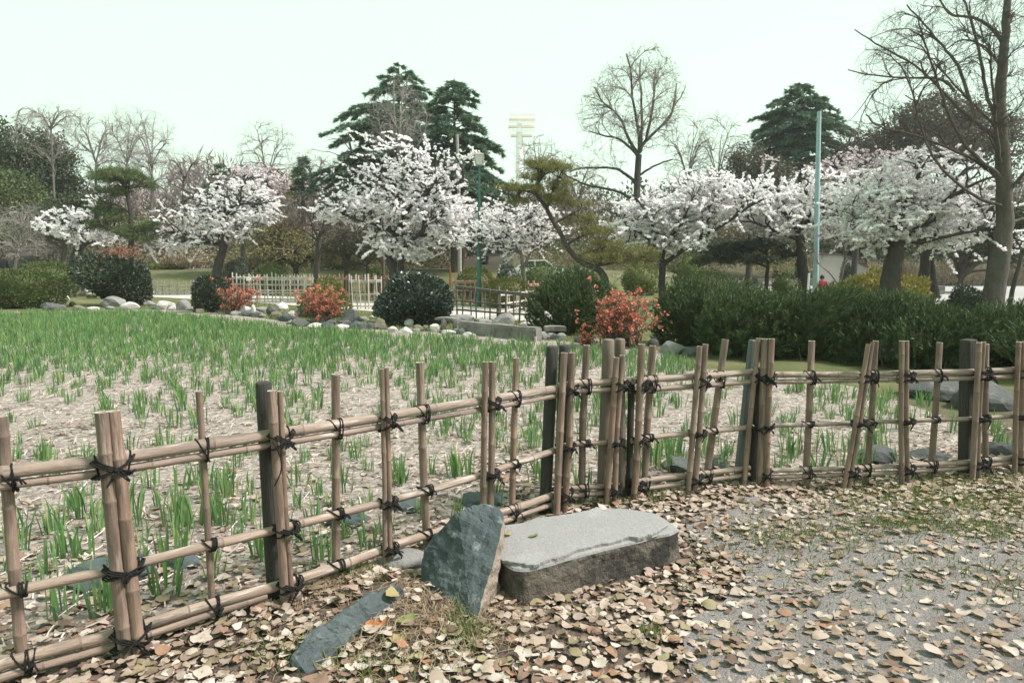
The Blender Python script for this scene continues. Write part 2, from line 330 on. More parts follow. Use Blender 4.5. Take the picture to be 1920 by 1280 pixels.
def bank_mat():
    """soil near by, grass further off: one ground, two covers"""
    m = mat("ground_cover", (.19, .145, .115), .95, (.055, .042, .034), 34, bump=1.0, bscale=60)
    t = m.node_tree; pb = next(n for n in t.nodes if n.type == 'BSDF_PRINCIPLED'); src = pb.inputs["Base Color"].links[0].from_socket
    tc = t.nodes.new("ShaderNodeTexCoord"); sx = t.nodes.new("ShaderNodeSeparateXYZ"); t.links.new(tc.outputs["Object"], sx.inputs[0])
    mr = t.nodes.new("ShaderNodeMapRange"); mr.inputs[1].default_value = 5.5; mr.inputs[2].default_value = 8.5; t.links.new(sx.outputs[1], mr.inputs[0])
    n = t.nodes.new("ShaderNodeTexNoise"); n.inputs["Scale"].default_value = .9; n.inputs["Detail"].default_value = 8; n.inputs["Roughness"].default_value = .7; t.links.new(tc.outputs["Object"], n.inputs["Vector"])
    cr = t.nodes.new("ShaderNodeValToRGB"); e = cr.color_ramp.elements; e[0].position = .35; e[0].color = (.085, .10, .036, 1); e[1].position = .66; e[1].color = (.20, .165, .095, 1)
    k = e.new(.5); k.color = (.11, .122, .043, 1); t.links.new(n.outputs["Fac"], cr.inputs[0])
    x = t.nodes.new("ShaderNodeMix"); x.data_type = 'RGBA'; t.links.new(mr.outputs[0], x.inputs[0]); t.links.new(src, x.inputs[6]); t.links.new(cr.outputs[0], x.inputs[7])
    m2 = t.nodes.new("ShaderNodeMapRange"); m2.inputs[1].default_value = 38; m2.inputs[2].default_value = 52; t.links.new(sx.outputs[1], m2.inputs[0])
    x2 = t.nodes.new("ShaderNodeMix"); x2.data_type = 'RGBA'; t.links.new(m2.outputs[0], x2.inputs[0]); t.links.new(x.outputs[2], x2.inputs[6])
    n4 = t.nodes.new("ShaderNodeValToRGB"); e = n4.color_ramp.elements; e[0].position = .42; e[0].color = (.06, .072, .03, 1); e[1].position = .6; e[1].color = (.105, .082, .055, 1); t.links.new(n.outputs["Fac"], n4.inputs[0]); t.links.new(n4.outputs[0], x2.inputs[7])
    t.links.new(x2.outputs[2], pb.inputs["Base Color"]); return m
sheet("ground", GX, GY, terr(GX, GY), bank_mat(), "leaf strewn earth in front, mown grass further off")
def interp_poly(P, n):
    P = np.asarray(P, float); s = np.r_[0, np.cumsum(np.linalg.norm(np.diff(P, axis=0), axis=1))]
    u = np.linspace(0, s[-1], n); return np.stack([np.interp(u, s, P[:, k]) for k in range(P.shape[1])], -1)
def loft(name, A, B, nu, nv, dz, m, label, jit=0.0):
    A = interp_poly(A, nu)[:, :2]; B = interp_poly(B, nu)[:, :2]; k = np.arange(nu)[:, None]
    if jit: A = A + jit * np.sin(k * np.array((.33, .21)) + 1)
    v = np.linspace(0, 1, nv)[:, None, None]; P = A[None] * (1 - v) + B[None] * v
    return sheet(name, P[..., 0], P[..., 1], terr(P[..., 0], P[..., 1]) + dz, m, label)
# fence line in plan (metres)
PLAN = np.array([(-3.2, 1.15), (-1.78, 2.26), (-1.5, 2.43), (-1.03, 2.80), (-.59, 3.21), (.22, 3.96), (.32, 4.06), (.56, 4.13), (.68, 4.18), (.80, 4.24), (1.58, 4.51), (1.66, 4.52), (1.74, 4.47), (2.25, 4.50), (2.68, 4.57), (3.2, 4.65), (3.6, 4.79), (4.3, 5.05), (6.5, 5.9)])
def plan_y(x): return np.interp(x, PLAN[:, 0], PLAN[:, 1])
EDGE_PX = [(-120, 590), (0, 585), (200, 581), (340, 581), (450, 592), (560, 606), (680, 617), (830, 625), (1000, 637), (1080, 642), (1230, 657), (1300, 690), (1450, 700), (1600, 722), (1740, 770), (1900, 850)]
EDGE = np.array([gr(*p)[:2] for p in EDGE_PX])
EDGE = np.vstack([[(-26, 20.5)], EDGE, [(5.6, 5.75)]])
nearA = np.array([(-16, -1.0)] + [(x, y + .22) for x, y in PLAN[:-1]] + [(5.6, 5.6)])
loft("iris_bed", nearA, EDGE, 90, 60, .006, M['bed'], "straw covered iris bed behind the near bamboo fence")
loft("gravel_path", [(.15, 1.0), (.45, 2.2), (1.0, 2.8), (1.1, 3.9), (1.4, 4.25)], [(5.4, 1.0), (5.2, 2.3), (3.9, 3.2), (3.1, 3.9), (2.3, 4.2)], 60, 60, .016, M['gravel'], "grey gravel showing between the fallen leaves", .11)
loft("garden_path", [gp(x, y) for x, y in [(1060, 606), (900, 598), (700, 584), (500, 569), (290, 557), (100, 550), (-60, 546), (-300, 542)]],
     [gp(x, y) for x, y in [(1100, 586), (900, 576), (700, 564), (500, 555), (290, 547), (100, 540), (-60, 536), (-300, 532)]], 60, 6, .012, M['path'], "pale garden path beyond the stone edge")
loft("road", [(14, 27), (20, 24), (30, 22), (60, 20)], [(14, 45), (20, 47), (30, 47), (60, 47)], 30, 30, .012, M['road'], "pale road on the right beyond the trees")
loft("upper_road", [(-70, 46), (-12, 46.5), (6, 47)], [(-70, 51.5), (-12, 51.5), (6, 51.5)], 30, 12, .015, M['road'], "pale road on the terrace at the far left")

# ------------------------------------------------------------------ the near bamboo fence
def fp(px, py, off=0.0):
    """point on the fence plane seen at a pixel; off = metres in front of the plane"""
    d = ray(px, py); lo, hi = .4, 14.0
    for _ in range(50):
        t = (lo + hi) / 2; x = d[0] * t
        sl = (plan_y(x + .02) - plan_y(x - .02)) / .04
        if d[1] * t < plan_y(x) - off * math.sqrt(1 + sl * sl): lo = t
        else: hi = t
    return np.array((d[0] * t, d[1] * t, H + d[2] * t))
def place_m(o, p0, z, parent):
    q = Vector(z).to_track_quat('Z', 'Y'); o.matrix_basis = Matrix.Translation(Vector(p0)) @ q.to_matrix().to_4x4()
    put(o, parent); return o
def bamboo(name, pts, r, mats, parent, gap=.26, sides=12, taper=.06, phase=None):
    pts = np.asarray(pts, float); p0 = pts[0]; ax = nrm(pts[-1] - p0)
    q = np.array(Vector(ax).to_track_quat('Z', 'Y').to_matrix())
    loc = (pts - p0) @ q
    s = np.r_[0, np.cumsum(np.linalg.norm(np.diff(loc, axis=0), axis=1))]; Lt = s[-1]
    nodes = np.arange((R.uniform(.05, gap) if phase is None else phase), Lt - .02, gap); nodes = nodes + R.uniform(-.04, .04, len(nodes))
    S = []; Rr = []; isn = []
    def p(a, k, n=False): S.append(a); Rr.append(k); isn.append(n)
    p(0, 1); last = 0
    for n in nodes:
        if n - last < .05: continue
        for k in (.33, .66): p(last + (n - last) * k, .985)
        p(n - .009, 1.0); p(n - .004, 1.08, True); p(n + .004, 1.07); p(n + .009, .985); last = n
    p((last + Lt) / 2, .985); p(Lt, 1.0)
    S = np.clip(np.array(S), 0, Lt); Rr = np.array(Rr) * r * (1 - taper * S / max(Lt, .1))
    P = np.stack([np.interp(S, s, loc[:, k]) for k in range(3)], -1)
    mb = MB(); a = np.arange(sides) * 2 * math.pi / sides
    T = nrm(np.gradient(P, axis=0)); T[np.isnan(T)] = 0
    U = nrm(np.cross(np.array((0, 1.0, 0)), np.array((0, 0, 1.0)))[None] + 0 * T); Vv = np.broadcast_to(np.array((0, 1.0, 0)), T.shape)
    squash = 1 + .05 * np.cos(2 * a + R.uniform(0, 6))
    ring = P[:, None] + Rr[:, None, None] * (squash * np.cos(a))[None, :, None] * U[:, None] + Rr[:, None, None] * (squash * np.sin(a))[None, :, None] * Vv[:, None]
    n = len(S); idx = np.arange(n * sides).reshape(n, sides)
    Fc = np.stack([idx[:-1], np.roll(idx[:-1], -1, 1), np.roll(idx[1:], -1, 1), idx[1:]], -1)
    isn = np.array(isn)[:-1]
    V = ring.reshape(-1, 3); mb.add(V, Fc[~isn].reshape(-1, 4), 0, True); 
    if isn.any(): mb.F.append((Fc[isn].reshape(-1, 4).astype(np.int32), 1, True))
    for e, sg in ((n - 1, 1), (0, -1)):                    # cut ends: rim, then a shallow hollow
        c = P[e]; o_ = ring[e]; i_ = c + (o_ - c) * .74; d_ = i_ - np.array((0, 0, .012 * sg)); k = np.arange(sides); k2 = np.roll(k, -1)
        f1 = np.stack([k, k2, k2 + sides, k + sides], -1); f2 = np.stack([k + sides, k2 + sides, k2 + 2 * sides, k + 2 * sides], -1)
        if sg < 0: f1 = f1[:, ::-1]; f2 = f2[:, ::-1]
        VV = np.concatenate([o_, i_, d_]); b = mb.n; mb.add(VV, f1, 2); mb.F.append(((f2 + b).astype(np.int32), 2, False))
        cap = (np.arange(sides) + 2 * sides + b)[None]; mb.F.append((cap[:, ::sg].astype(np.int32), 3, False))
    o = bpy.data.objects.new(name, mb.mesh(name, [mats, M['node'], M['cut'], M['cut'] if R.random() < .6 else M['hole']])); COL.objects.link(o)
    return place_m(o, p0, ax, parent)

fence = thing("bamboo_fence", "near waist high fence of tan bamboo poles tied with black rope", "fence", (.3, 4.05, 0))
# rails: photo pixels along each culm, radius in metres
RAIL = {
 'top_l': ([(-60, 897), (16, 884), (175, 867), (372, 835), (494, 817), (640, 794), (903, 751), (1040, 729), (1062, 725)], .0235),
 'top_l2': ([(-60, 920), (35, 906), (175, 889), (372, 856), (494, 836), (640, 812), (898, 768), (1040, 742), (1062, 739)], .0165),
 'top_m': ([(1046, 724), (1078, 719), (1147, 716), (1178, 714)], .0215), 'top_m2': ([(1050, 738), (1078, 733), (1147, 730), (1176, 729)], .0165),
 'top_r': ([(1186, 714), (1219, 711), (1318, 705), (1418, 697)], .0225), 'top_r2': ([(1200, 731), (1318, 723), (1418, 715)], .018),
 'top_s': ([(1438, 702), (1607, 702), (1707, 699), (1820, 697), (1901, 693), (1990, 688), (2290, 668)], .020), 'top_s2': ([(1438, 716), (1607, 713), (1707, 711), (1820, 709), (1901, 705), (1990, 700), (2290, 681)], .0165),
 'mid_l': ([(-60, 1130), (0, 1114), (80, 1096), (202, 1070), (372, 1027), (515, 993), (637, 963), (810, 917), (898, 892), (1037, 845), (1056, 838)], .0195),
 'mid_m': ([(1046, 837), (1069, 833), (1137, 829), (1165, 828)], .0165),
 'mid_r': ([(1184, 826), (1237, 817), (1294, 812), (1412, 800)], .018),
 'mid_s': ([(1436, 798), (1545, 795), (1686, 789), (1814, 785), (1901, 780), (1990, 774), (2290, 752)], .0155),
 'bot_l': ([(-60, 1275), (0, 1245), (117, 1213), (207, 1191), (393, 1132), (510, 1101), (650, 1056), (738, 1021), (851, 988), (944, 959), (1027, 932), (1052, 922)], .0215),
 'bot_l2': ([(-60, 1297), (0, 1268), (117, 1236), (207, 1212), (393, 1150), (500, 1116)], .017), 'bot_l3': ([(900, 992), (944, 977), (1021, 950), (1050, 940)], .016),
 'bot_m': ([(1040, 918), (1062, 916), (1128, 911), (1160, 909)], .017), 'bot_m2': ([(1046, 931), (1062, 929), (1128, 924), (1158, 922)], .015),
 'bot_r': ([(1186, 903), (1281, 892), (1405, 877)], .0185), 'bot_r2': ([(1196, 917), (1281, 906), (1405, 889)], .015),
 'bot_s': ([(1438, 882), (1576, 878), (1686, 873), (1814, 866), (1901, 857), (1990, 849), (2290, 820)], .017), 'bot_s2': ([(1438, 894), (1576, 890), (1707, 884), (1814, 876), (1901, 866), (1990, 858), (2290, 829)], .015)}
for k, (pp, r) in RAIL.items():
    if not k.startswith('top_l') and len(pp) > 5 or k in ('bot_l',): pass
    bamboo("rail", [fp(*q) for q in pp], r, M['rail'], fence, gap=.36, taper=.02)
def rail_y(prefix, px):
    """pixel height of the rail pair's middle at px, with radius and half spread in pixels"""
    ys = []
    for k, (pp, r) in RAIL.items():
        if k.startswith(prefix):
            xs = [q[0] for q in pp]
            if xs[0] - 14 <= px <= xs[-1] + 14: ys.append((np.interp(px, xs, [q[1] for q in pp]), r))
    return ys
# uprights: top px, bottom px, width px, where ('b' behind the rails, 'f' in front), kind
UP = [(3, 780, 42, 1240, 22, 'b'), (190, 772, 236, 1236, 26, 'f'), (212, 770, 262, 1246, 24, 'f'), (373, 733, 397, 1118, 13, 'b'),
 (509, 732, 533, 1112, 17, 'f'), (525, 733, 547, 1104, 12, 'f'), (629, 701, 630, 1050, 17, 'b'), (716, 691, 721, 1040, 9.5, 'f'), (725, 689, 731, 1036, 9, 'f'),
 (787, 679, 800, 996, 17, 'b'), (910, 678, 905, 962, 12.5, 'f'), (923, 678, 918, 958, 13.5, 'f'), (968, 671, 960, 960, 13.5, 'b'),
 (1058, 661, 1044, 950, 14, 'f'), (1072.5, 661, 1058, 948, 13, 'f'), (1100, 647, 1092, 922, 14, 'b'),
 (1156, 670, 1137, 950, 11.5, 'f'), (1167, 666, 1153, 946, 11.5, 'f'), (1203, 645, 1190, 920, 14, 'f'), (1224, 648, 1209, 905, 13.5, 'b'),
 (1312, 649, 1290, 926, 11.5, 'f'), (1323, 645, 1302, 918, 11.5, 'f'), (1360, 636, 1326, 886, 13.5, 'b'),
 (1422, 634, 1396, 900, 10, 'f'), (1434, 635, 1425, 908, 14, 'f'), (1447, 635, 1437, 908, 12, 'f'),
 (1522, 639, 1511, 890, 13.5, 'b'), (1628, 645, 1584, 902, 9.5, 'f'), (1636, 642, 1594, 898, 8, 'f'), (1642, 639, 1625, 882, 11.5, 'b'),
 (1691, 639, 1691, 894, 9.5, 'f'), (1700, 639, 1702, 892, 9, 'f'), (1762, 642, 1746, 876, 11.5, 'b'),
 (1836, 642, 1824, 882, 11.5, 'f'), (1844, 641, 1834, 879, 9, 'f'), (1849, 645, 1848, 868, 11, 'b'), (1910, 641, 1903, 874, 9.5, 'f'), (1918, 641, 1914, 872, 9, 'f'),
 (1985, 638, 1980, 860, 10, 'b'), (2050, 634, 2046, 862, 9.5, 'f'), (2060, 634, 2056, 861, 9, 'f'), (2128, 630, 2122, 846, 10, 'b'), (2196, 628, 2190, 848, 9, 'f'), (2206, 628, 2201, 846, 9, 'f'), (2270, 624, 2266, 834, 10, 'b')]
pairs = []
for k, (x0, y0, x1, y1, w, side) in enumerate(UP):
    dist = np.linalg.norm(fp((x0 + x1) / 2, (y0 + y1) / 2) - np.array((0, 0, H)))
    r = w / 2 / F * fp((x0 + x1) / 2, (y0 + y1) / 2)[1] * 1.0
    off = (.021 + r) if side == 'f' else -(.021 + r)
    a = fp(x0, y0, off); b = fp(x1, y1, off); dr = nrm(b - a); b = b + dr * max(0, (b[2] + .05) / max(-dr[2], .2))
    mid = (a + b) / 2 + R.normal(0, .004, 3) * np.array((1, 1, 0))
    bamboo("upright", [b, mid, a], r, M['bamboo'], fence, gap=.24)
    pairs.append((k, side, r, x0, y0, x1, y1))
# posts the fence hangs on
def round_post(px, py, bx, by, w, off, m, top_round=True):
    a = fp(px, py, off); b = fp(bx, by, off); r = w / 2 / F * b[1]; dr = nrm(b - a); b = b + dr * max(0, (b[2] + .08) / -dr[2])
    mb = MB(); n = 14; t = np.linspace(0, 1, n)[:, None]; P = b + (a - b) * t
    rr = np.full(n, r) * (1 + .02 * np.sin(np.arange(n) * 1.7))
    P = np.vstack([P, a + np.array((0, 0, .006)), a + np.array((0, 0, .009))]); rr = np.r_[rr, r * .9, r * .6]
    loc = b; tubes(mb, P, rr, 16, 0, True); ringv = mb.V[-1][-16:]; mb.F.append(((np.arange(16) + mb.n - 16)[None].astype(np.int32), 0, False))
    return mb.obj("post", m, fence, loc)
def square_post(px, py, bx, by, w, off, m, depth=.05):
    a = fp(px, py, off); b = fp(bx, by, off); hw = w / 2 / F * b[1]; dr = nrm(b - a); b = b + dr * max(0, (b[2] + .08) / -dr[2])
    bm = bmesh.new(); bmesh.ops.create_cube(bm, size=1)
    Ln = np.linalg.norm(a - b)
    bmesh.ops.scale(bm, vec=(hw * 2, depth, Ln), verts=bm.verts); bmesh.ops.bevel(bm, geom=bm.edges[:], offset=.012, segments=3, affect='EDGES', profile=.6)
    me = bpy.data.meshes.new("post"); bm.to_mesh(me); bm.free(); me.materials.append(m)
    for p_ in me.polygons: p_.use_smooth = True
    o = bpy.data.objects.new("post", me); COL.objects.link(o); return place_m(o, (a + b) / 2, nrm(a - b), fence)
round_post(494, 719, 514, 1092, 30, -.065, M['post'])
round_post(1036, 651, 1022, 950, 23.5, -.07, M['post'])
round_post(1059, 649, 1048, 950, 22, -.11, M['post'])
round_post(1141, 638, 1128, 955, 22.5, -.06, M['oldbamboo'])
round_post(1162, 637, 1164, 950, 20, -.075, M['oldbamboo'])
round_post(1184, 716, 1179, 925, 13, -.045, M['post'])
square_post(1413, 637, 1384, 902, 16, -.06, M['bluepost'])
round_post(1424, 690, 1409, 905, 16, -.06, M['post'])
square_post(1816, 636, 1812, 872, 22, -.065, M['post'], .08)
# black rope lashings at the crossings
def ftan(x):
    s = (plan_y(x + .05) - plan_y(x - .05)) / .1; t = nrm(np.array((1, s, 0.0))); return t, np.array((t[1], -t[0], 0.0))
def lash(c, hz, rr, side, ur, knot):
    """c crossing centre, hz half height of the rail pair, rr rail radius, ur half width of the upright(s)"""
    t, f = ftan(c[0]); up = np.array((0, 0, 1.0)); mb = MB(); q = .0037
    a = np.linspace(0, 2 * math.pi, 15)
    def loopc(x0, shear, hh, df, db):
        return np.array([c + t * (x0 + shear * math.sin(w)) + up * hh * math.sin(w) + f * (df if math.cos(w) > 0 else db) * abs(math.cos(w)) * (1 if math.cos(w) > 0 else -1) for w in a])
    if side == 'b':
        for j in range(2 + (R.random() < .5)):
            x0 = ur * .5 + .003 + j * .0085 + R.normal(0, .002); tubes(mb, loopc(x0, R.uniform(-.006, .012), hz + .006, rr + .006, rr + .006 + 0), q, 5)
        x0 = 0; tubes(mb, loopc(x0, -ur - .01, hz + .006, rr + .005, rr + 2 * ur), q, 5)
        e = c + t * (ur + .012) + f * (rr + .006)
    else:
        w_ = ur + .008; fr = rr + 2 * min(ur, .028) + .004
        for sg in (-1, 1):
            for j in range(3):
                s_ = np.linspace(-1, 1, 13); o = (j - 1) * .0075
                z = hz * .62 + .004
                P = [c + t * (sg * v * w_ * 1.15 + o) + up * (v * z + o * .6) + f * (rr + (fr - rr) * (max(0, 1 - abs(v) ** 2.2)) ** .5) for v in s_]
                P.append(c + t * (sg * w_ * 1.05) + up * (z * .9) - f * rr); P.insert(0, c - t * (sg * w_ * 1.05) - up * (z * .9) - f * rr)
                tubes(mb, np.array(P), q, 5)
        e = c + f * (fr + .006) + t * R.uniform(-.005, .012)
        for j in range(2): tubes(mb, loopc((-1) ** j * (ur + .004), R.normal(0, .006), hz + .005, rr + .005, rr + .005), q, 5)
    if knot:
        v, fc = ICO[1]; mb.add(e + v * np.array((.011, .009, .009)), fc, 0, True)
        for j in range(3 if side == 'f' else 2):
            sg = R.choice([-1, 1]); L_ = R.uniform(.03, .075) * (1 if side == 'f' else .7); s_ = np.linspace(0, 1, 9)
            if R.random() < .45:                           # a bow loop
                P = [e + t * sg * L_ * .5 * math.sin(math.pi * v) * (1 + .3 * v) - up * L_ * (math.sin(math.pi * v) * .75) + t * .012 * v + f * .012 * math.sin(math.pi * v) for v in s_]
            else:                                          # a loose end
                k1, k2 = R.uniform(-.4, .4), R.uniform(.4, 1.1)
                P = [e + t * sg * L_ * (.5 * v - .25 * v * v * k1) - up * L_ * (k2 * v * v - .25 * v) + f * .012 * math.sin(2.6 * v) for v in s_]
            tubes(mb, np.array(P), q * .9, 5)
    mb.obj("lashing", M['rope'], fence, c)
done = []
for k, side, r, x0, y0, x1, y1 in pairs:
    if side == 'f' and k + 1 < len(UP) and UP[k + 1][5] == 'f' and abs(UP[k + 1][0] - x0) < 24 and k not in done:
        done += [k + 1]; x0b, x1b = (x0 + UP[k + 1][0]) / 2, (x1 + UP[k + 1][2]) / 2; ur = r * 1.9
    elif k in done: continue
    else: x0b, x1b, ur = x0, x1, r
    for pre in ('top', 'mid', 'bot'):
        yy = (y0 + y1) / 2
        for _ in range(3):
            xx = x0b + (x1b - x0b) * (yy - y0) / (y1 - y0); rl = rail_y(pre, xx)
            if not rl: break
            yy = np.mean([v[0] for v in rl])
        if not rl: continue
        pts_ = [fp(xx, v[0]) for v in rl]; c = np.mean(pts_, axis=0); hz = (max(p_[2] for p_ in pts_) - min(p_[2] for p_ in pts_)) / 2 + np.mean([v[1] for v in rl])
        lash(c, hz, np.mean([v[1] for v in rl]), side, ur, side == 'f' or R.random() < .5)
# a long loose rope end hanging at the second pair of uprights
mb = MB(); c = fp(512, 826, .06); s_ = np.linspace(0, 1, 14)
tubes(mb, np.array([c + np.array((.035 * math.sin(3.1 * v) + .0 * v, -.01, -.19 * v)) for v in s_]), .003, 5); mb.obj("rope_end", M['rope'], fence, c)

# ------------------------------------------------------------------ the stones by the fence
def hull(points, sub=3, amp=.012, sc=6, seed=1.0, snap=None):
    bm = bmesh.new()
    for p in points: bm.verts.new([float(v) for v in p])
    bmesh.ops.convex_hull(bm, input=bm.verts)
    bmesh.ops.delete(bm, geom=[v for v in bm.verts if not v.link_faces], context='VERTS')
    bmesh.ops.triangulate(bm, faces=bm.faces)
    for _ in range(sub):
        Ls = [e for e in bm.edges if e.calc_length() > .028]
        if not Ls: break
        bmesh.ops.subdivide_edges(bm, edges=Ls, cuts=1); bmesh.ops.triangulate(bm, faces=bm.faces)
    bmesh.ops.smooth_vert(bm, verts=bm.verts, factor=.06, use_axis_x=True, use_axis_y=True, use_axis_z=True)
    bm.normal_update()
    for v in bm.verts:
        q = v.co * sc + Vector((seed, seed * 2, -seed))
        n1 = .8 * mnoise.noise(q) - .9 * abs(mnoise.noise(q * 1.9)) + .5 * mnoise.noise(q * 2.3) - .45 * abs(mnoise.noise(q * 4.7)) + .2 * mnoise.noise(q * 11)
        led = math.sin((v.co.z * 1.2 + v.co.x * .5) * 70 + 3 * mnoise.noise(q * .8)) * .12
        v.co += v.normal * amp * (n1 + led + .45)
    V = np.array([v.co[:] for v in bm.verts]); Fc = np.array([[v.index for v in f.verts] for f in bm.faces]); bm.free()
    return V, Fc
def stone(name, label, cat, V, Fc, m, group=None, smooth=False):
    c = V.mean(0); c[2] = V[:, 2].min()
    mb = MB()
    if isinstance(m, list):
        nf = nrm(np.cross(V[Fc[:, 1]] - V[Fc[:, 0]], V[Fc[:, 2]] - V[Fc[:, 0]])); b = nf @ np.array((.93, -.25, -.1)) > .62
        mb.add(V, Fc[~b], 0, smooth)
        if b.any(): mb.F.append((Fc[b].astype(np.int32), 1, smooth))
    else: mb.add(V, Fc, 0, smooth)
    o = mb.obj(name, m, None, c); return tag(o, label, cat, group)
pts = [at(943, 966, 3.02), at(934, 951, 3.08), at(908, 945, 3.10), at(886, 948, 3.06), at(862, 960, 3.03), at(833, 992, 3.05), at(810, 1006, 3.04), at(793, 1036, 3.02), at(790, 1080, 2.97), at(787, 1106, 2.93),
       at(795, 1125, 2.9), at(822, 1152, 2.80), at(850, 1172, 2.72), at(884, 1190, 2.64), at(892, 1125, 2.74), at(918, 1070, 2.82), at(940, 1000, 2.92),
       at(942, 985, 3.2), at(938, 1050, 3.12), at(934, 1122, 3.02), at(915, 1150, 2.86), at(850, 1010, 3.25), at(820, 1090, 3.2), at(900, 1120, 3.2)]
low = [np.array((p[0], p[1], -.06)) for p in pts if p[2] < .2]
V, Fc = hull(pts + low, 6, .016, 7, 3.1)
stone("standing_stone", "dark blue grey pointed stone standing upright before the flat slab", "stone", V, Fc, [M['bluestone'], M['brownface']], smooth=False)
ridge = [((547, 1214), .10), ((575, 1184), .12), ((635, 1149), .145), ((673, 1119), .17), ((698, 1097), .175), ((739, 1089), .165), ((758, 1094), .14)]
lowr = [((761, 1110), .10), ((739, 1118), .10), ((706, 1147), .10), ((657, 1178), .09), ((624, 1217), .05), ((583, 1263), .01), ((545, 1268), -.02)]
pl = [gr(*q, z) for q, z in ridge] + [gr(*q, z) for q, z in lowr]
pl += [p + np.array((-.06, .10, -.13)) for p in pl[:7]] + [p + np.array((0, 0, -.12)) for p in pl[7:]]
pl = [p - np.array((0, 0, .022)) for p in pl]
V, Fc = hull(pl, 6, .019, 9, 7.7)
stone("low_stone", "long low blue grey stone lying in the mound left of the standing stone", "stone", V, Fc, M['bluestone'], smooth=False)
def boulder(rx, ry, rz, seed, sub=2, chips=9, rough=.08):
    rg = np.random.default_rng(seed); V, Fc = ICO[sub]; V = V.copy()
    for _ in range(chips):
        n = nrm(rg.normal(size=3) * np.array((1, 1, .8))); d = rg.uniform(.55, .9); h = V @ n; V = V - np.maximum(h - d, 0)[:, None] * n * .92
    V = V * (1 + rough * nz(V, 1.6, seed % 17)[:, None] + rough * .5 * nz(V, 4, seed % 13)[:, None])
    a = rg.uniform(0, 6.28); c_, s_ = math.cos(a), math.sin(a); V = V @ np.array(((c_, s_, 0), (-s_, c_, 0), (0, 0, 1)))
    V = V / np.abs(V).max(0); return V * np.array((rx, ry, rz)), Fc
c = gr(757, 1068, .02); V, Fc = boulder(.125, .11, .075, 5, 3)
stone("small_stone", "small flat grey stone half buried between the standing stone and the fence", "stone", V + np.array((c[0], c[1] + .03, .03)), Fc, M['rock_g'], smooth=True)
# the slab: a thin upper layer with a broken lip over a thick dark body
ZT = .195
up_lip = [(946, 985), (989, 978), (1005, 970), (1031, 968), (1088, 960), (1104, 955), (1122, 949), (1131, 956), (1163, 951), (1197, 956), (1229, 964), (1241, 974), (1252, 981), (1238, 990), (1224, 999), (1197, 1006), (1172, 1005), (1160, 1011), (1138, 1016), (1120, 1018), (1094, 1025), (1070, 1034), (1051, 1041), (1030, 1046), (1019, 1051), (999, 1058), (985, 1055), (965, 1052), (950, 1050), (934, 1044)]
body_e = [(942, 987), (989, 979), (1005, 972), (1031, 969), (1088, 961), (1106, 957), (1123, 953), (1133, 958), (1163, 954), (1198, 958), (1232, 965), (1246, 973), (1262, 983), (1275, 994), (1256, 1003), (1226, 1008), (1200, 1016), (1172, 1022), (1138, 1030), (1115, 1036), (1088, 1043), (1062, 1050), (1040, 1057), (1018, 1063), (1000, 1068), (988, 1070), (976, 1070), (962, 1068), (948, 1060), (934, 1048)]
def dens(P, z, n=150): 
    Q = np.array([gr(x, y, z)[:2] for x, y in P]); Q = np.vstack([Q, Q[:1]]); return interp_poly(Q, n + 1)[:-1]
T_ = dens(up_lip, ZT); B_ = dens(body_e, ZT - .03); n_ = len(T_)
T_ = T_ + .010 * np.stack([nz(np.c_[T_, T_[:, :1] * 0], 9, 1), nz(np.c_[T_, T_[:, :1] * 0], 9, 5)], -1) + R.normal(0, .003, T_.shape)
cen = T_.mean(0)
rings = []
for f_, z_ in ((.02, ZT + .003), (.3, ZT + .004), (.55, ZT + .002), (.75, ZT + .001), (.9, ZT), (.985, ZT - .001)):
    P = cen + (T_ - cen) * f_; rings.append(np.c_[P, z_ + .004 * nz(np.c_[P, P[:, :1] * 0], 7)])
rings.append(np.c_[T_, np.full(n_, ZT - .005)]); rings.append(np.c_[cen + (T_ - cen) * .995, ZT - .019 + .003 * nz(np.c_[T_, T_[:, :1]], 30)])
i_edge = len(rings)
rings.append(np.c_[cen + (B_ - cen) * .985, ZT - .024 + .004 * nz(np.c_[B_, B_[:, :1]], 12)]); rings.append(np.c_[B_, np.full(n_, ZT - .034)])
for z_, f_ in ((.15, 1.002), (.138, 1.0), (.125, 1.001), (.11, 1.0), (.095, .999), (.08, 1.0), (.065, 1.001), (.05, .999), (.035, .998), (.02, .995), (.0, .993), (-.06, .99)):
    P = cen + (B_ - cen) * f_; d_ = .012 * nz(np.c_[P, np.full(n_, z_ * 1.6)], 9) + .009 * nz(np.c_[P, np.full(n_, z_)], 26); rings.append(np.c_[P + nrm(P - cen) * d_[:, None], np.full(n_, z_)])
VV = np.concatenate(rings); nr = len(rings); idx = np.arange(nr * n_).reshape(nr, n_)
Fq = np.stack([idx[:-1], idx[1:], np.roll(idx[1:], -1, 1), np.roll(idx[:-1], -1, 1)], -1)
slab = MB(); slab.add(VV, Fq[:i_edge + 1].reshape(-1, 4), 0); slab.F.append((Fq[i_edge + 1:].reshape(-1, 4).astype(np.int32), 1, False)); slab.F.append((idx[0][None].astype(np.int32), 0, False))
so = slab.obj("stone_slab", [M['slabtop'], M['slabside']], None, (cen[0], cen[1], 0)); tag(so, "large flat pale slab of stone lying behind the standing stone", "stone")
SLAB = B_
def inside(P, poly):
    x, y = P[:, 0], P[:, 1]; r = np.zeros(len(P), bool); j = len(poly) - 1
    for i in range(len(poly)):
        xi, yi = poly[i]; xj, yj = poly[j]
        r ^= ((yi > y) != (yj > y)) & (x < (xj - xi) * (y - yi) / (yj - yi + 1e-12) + xi); j = i
    return r
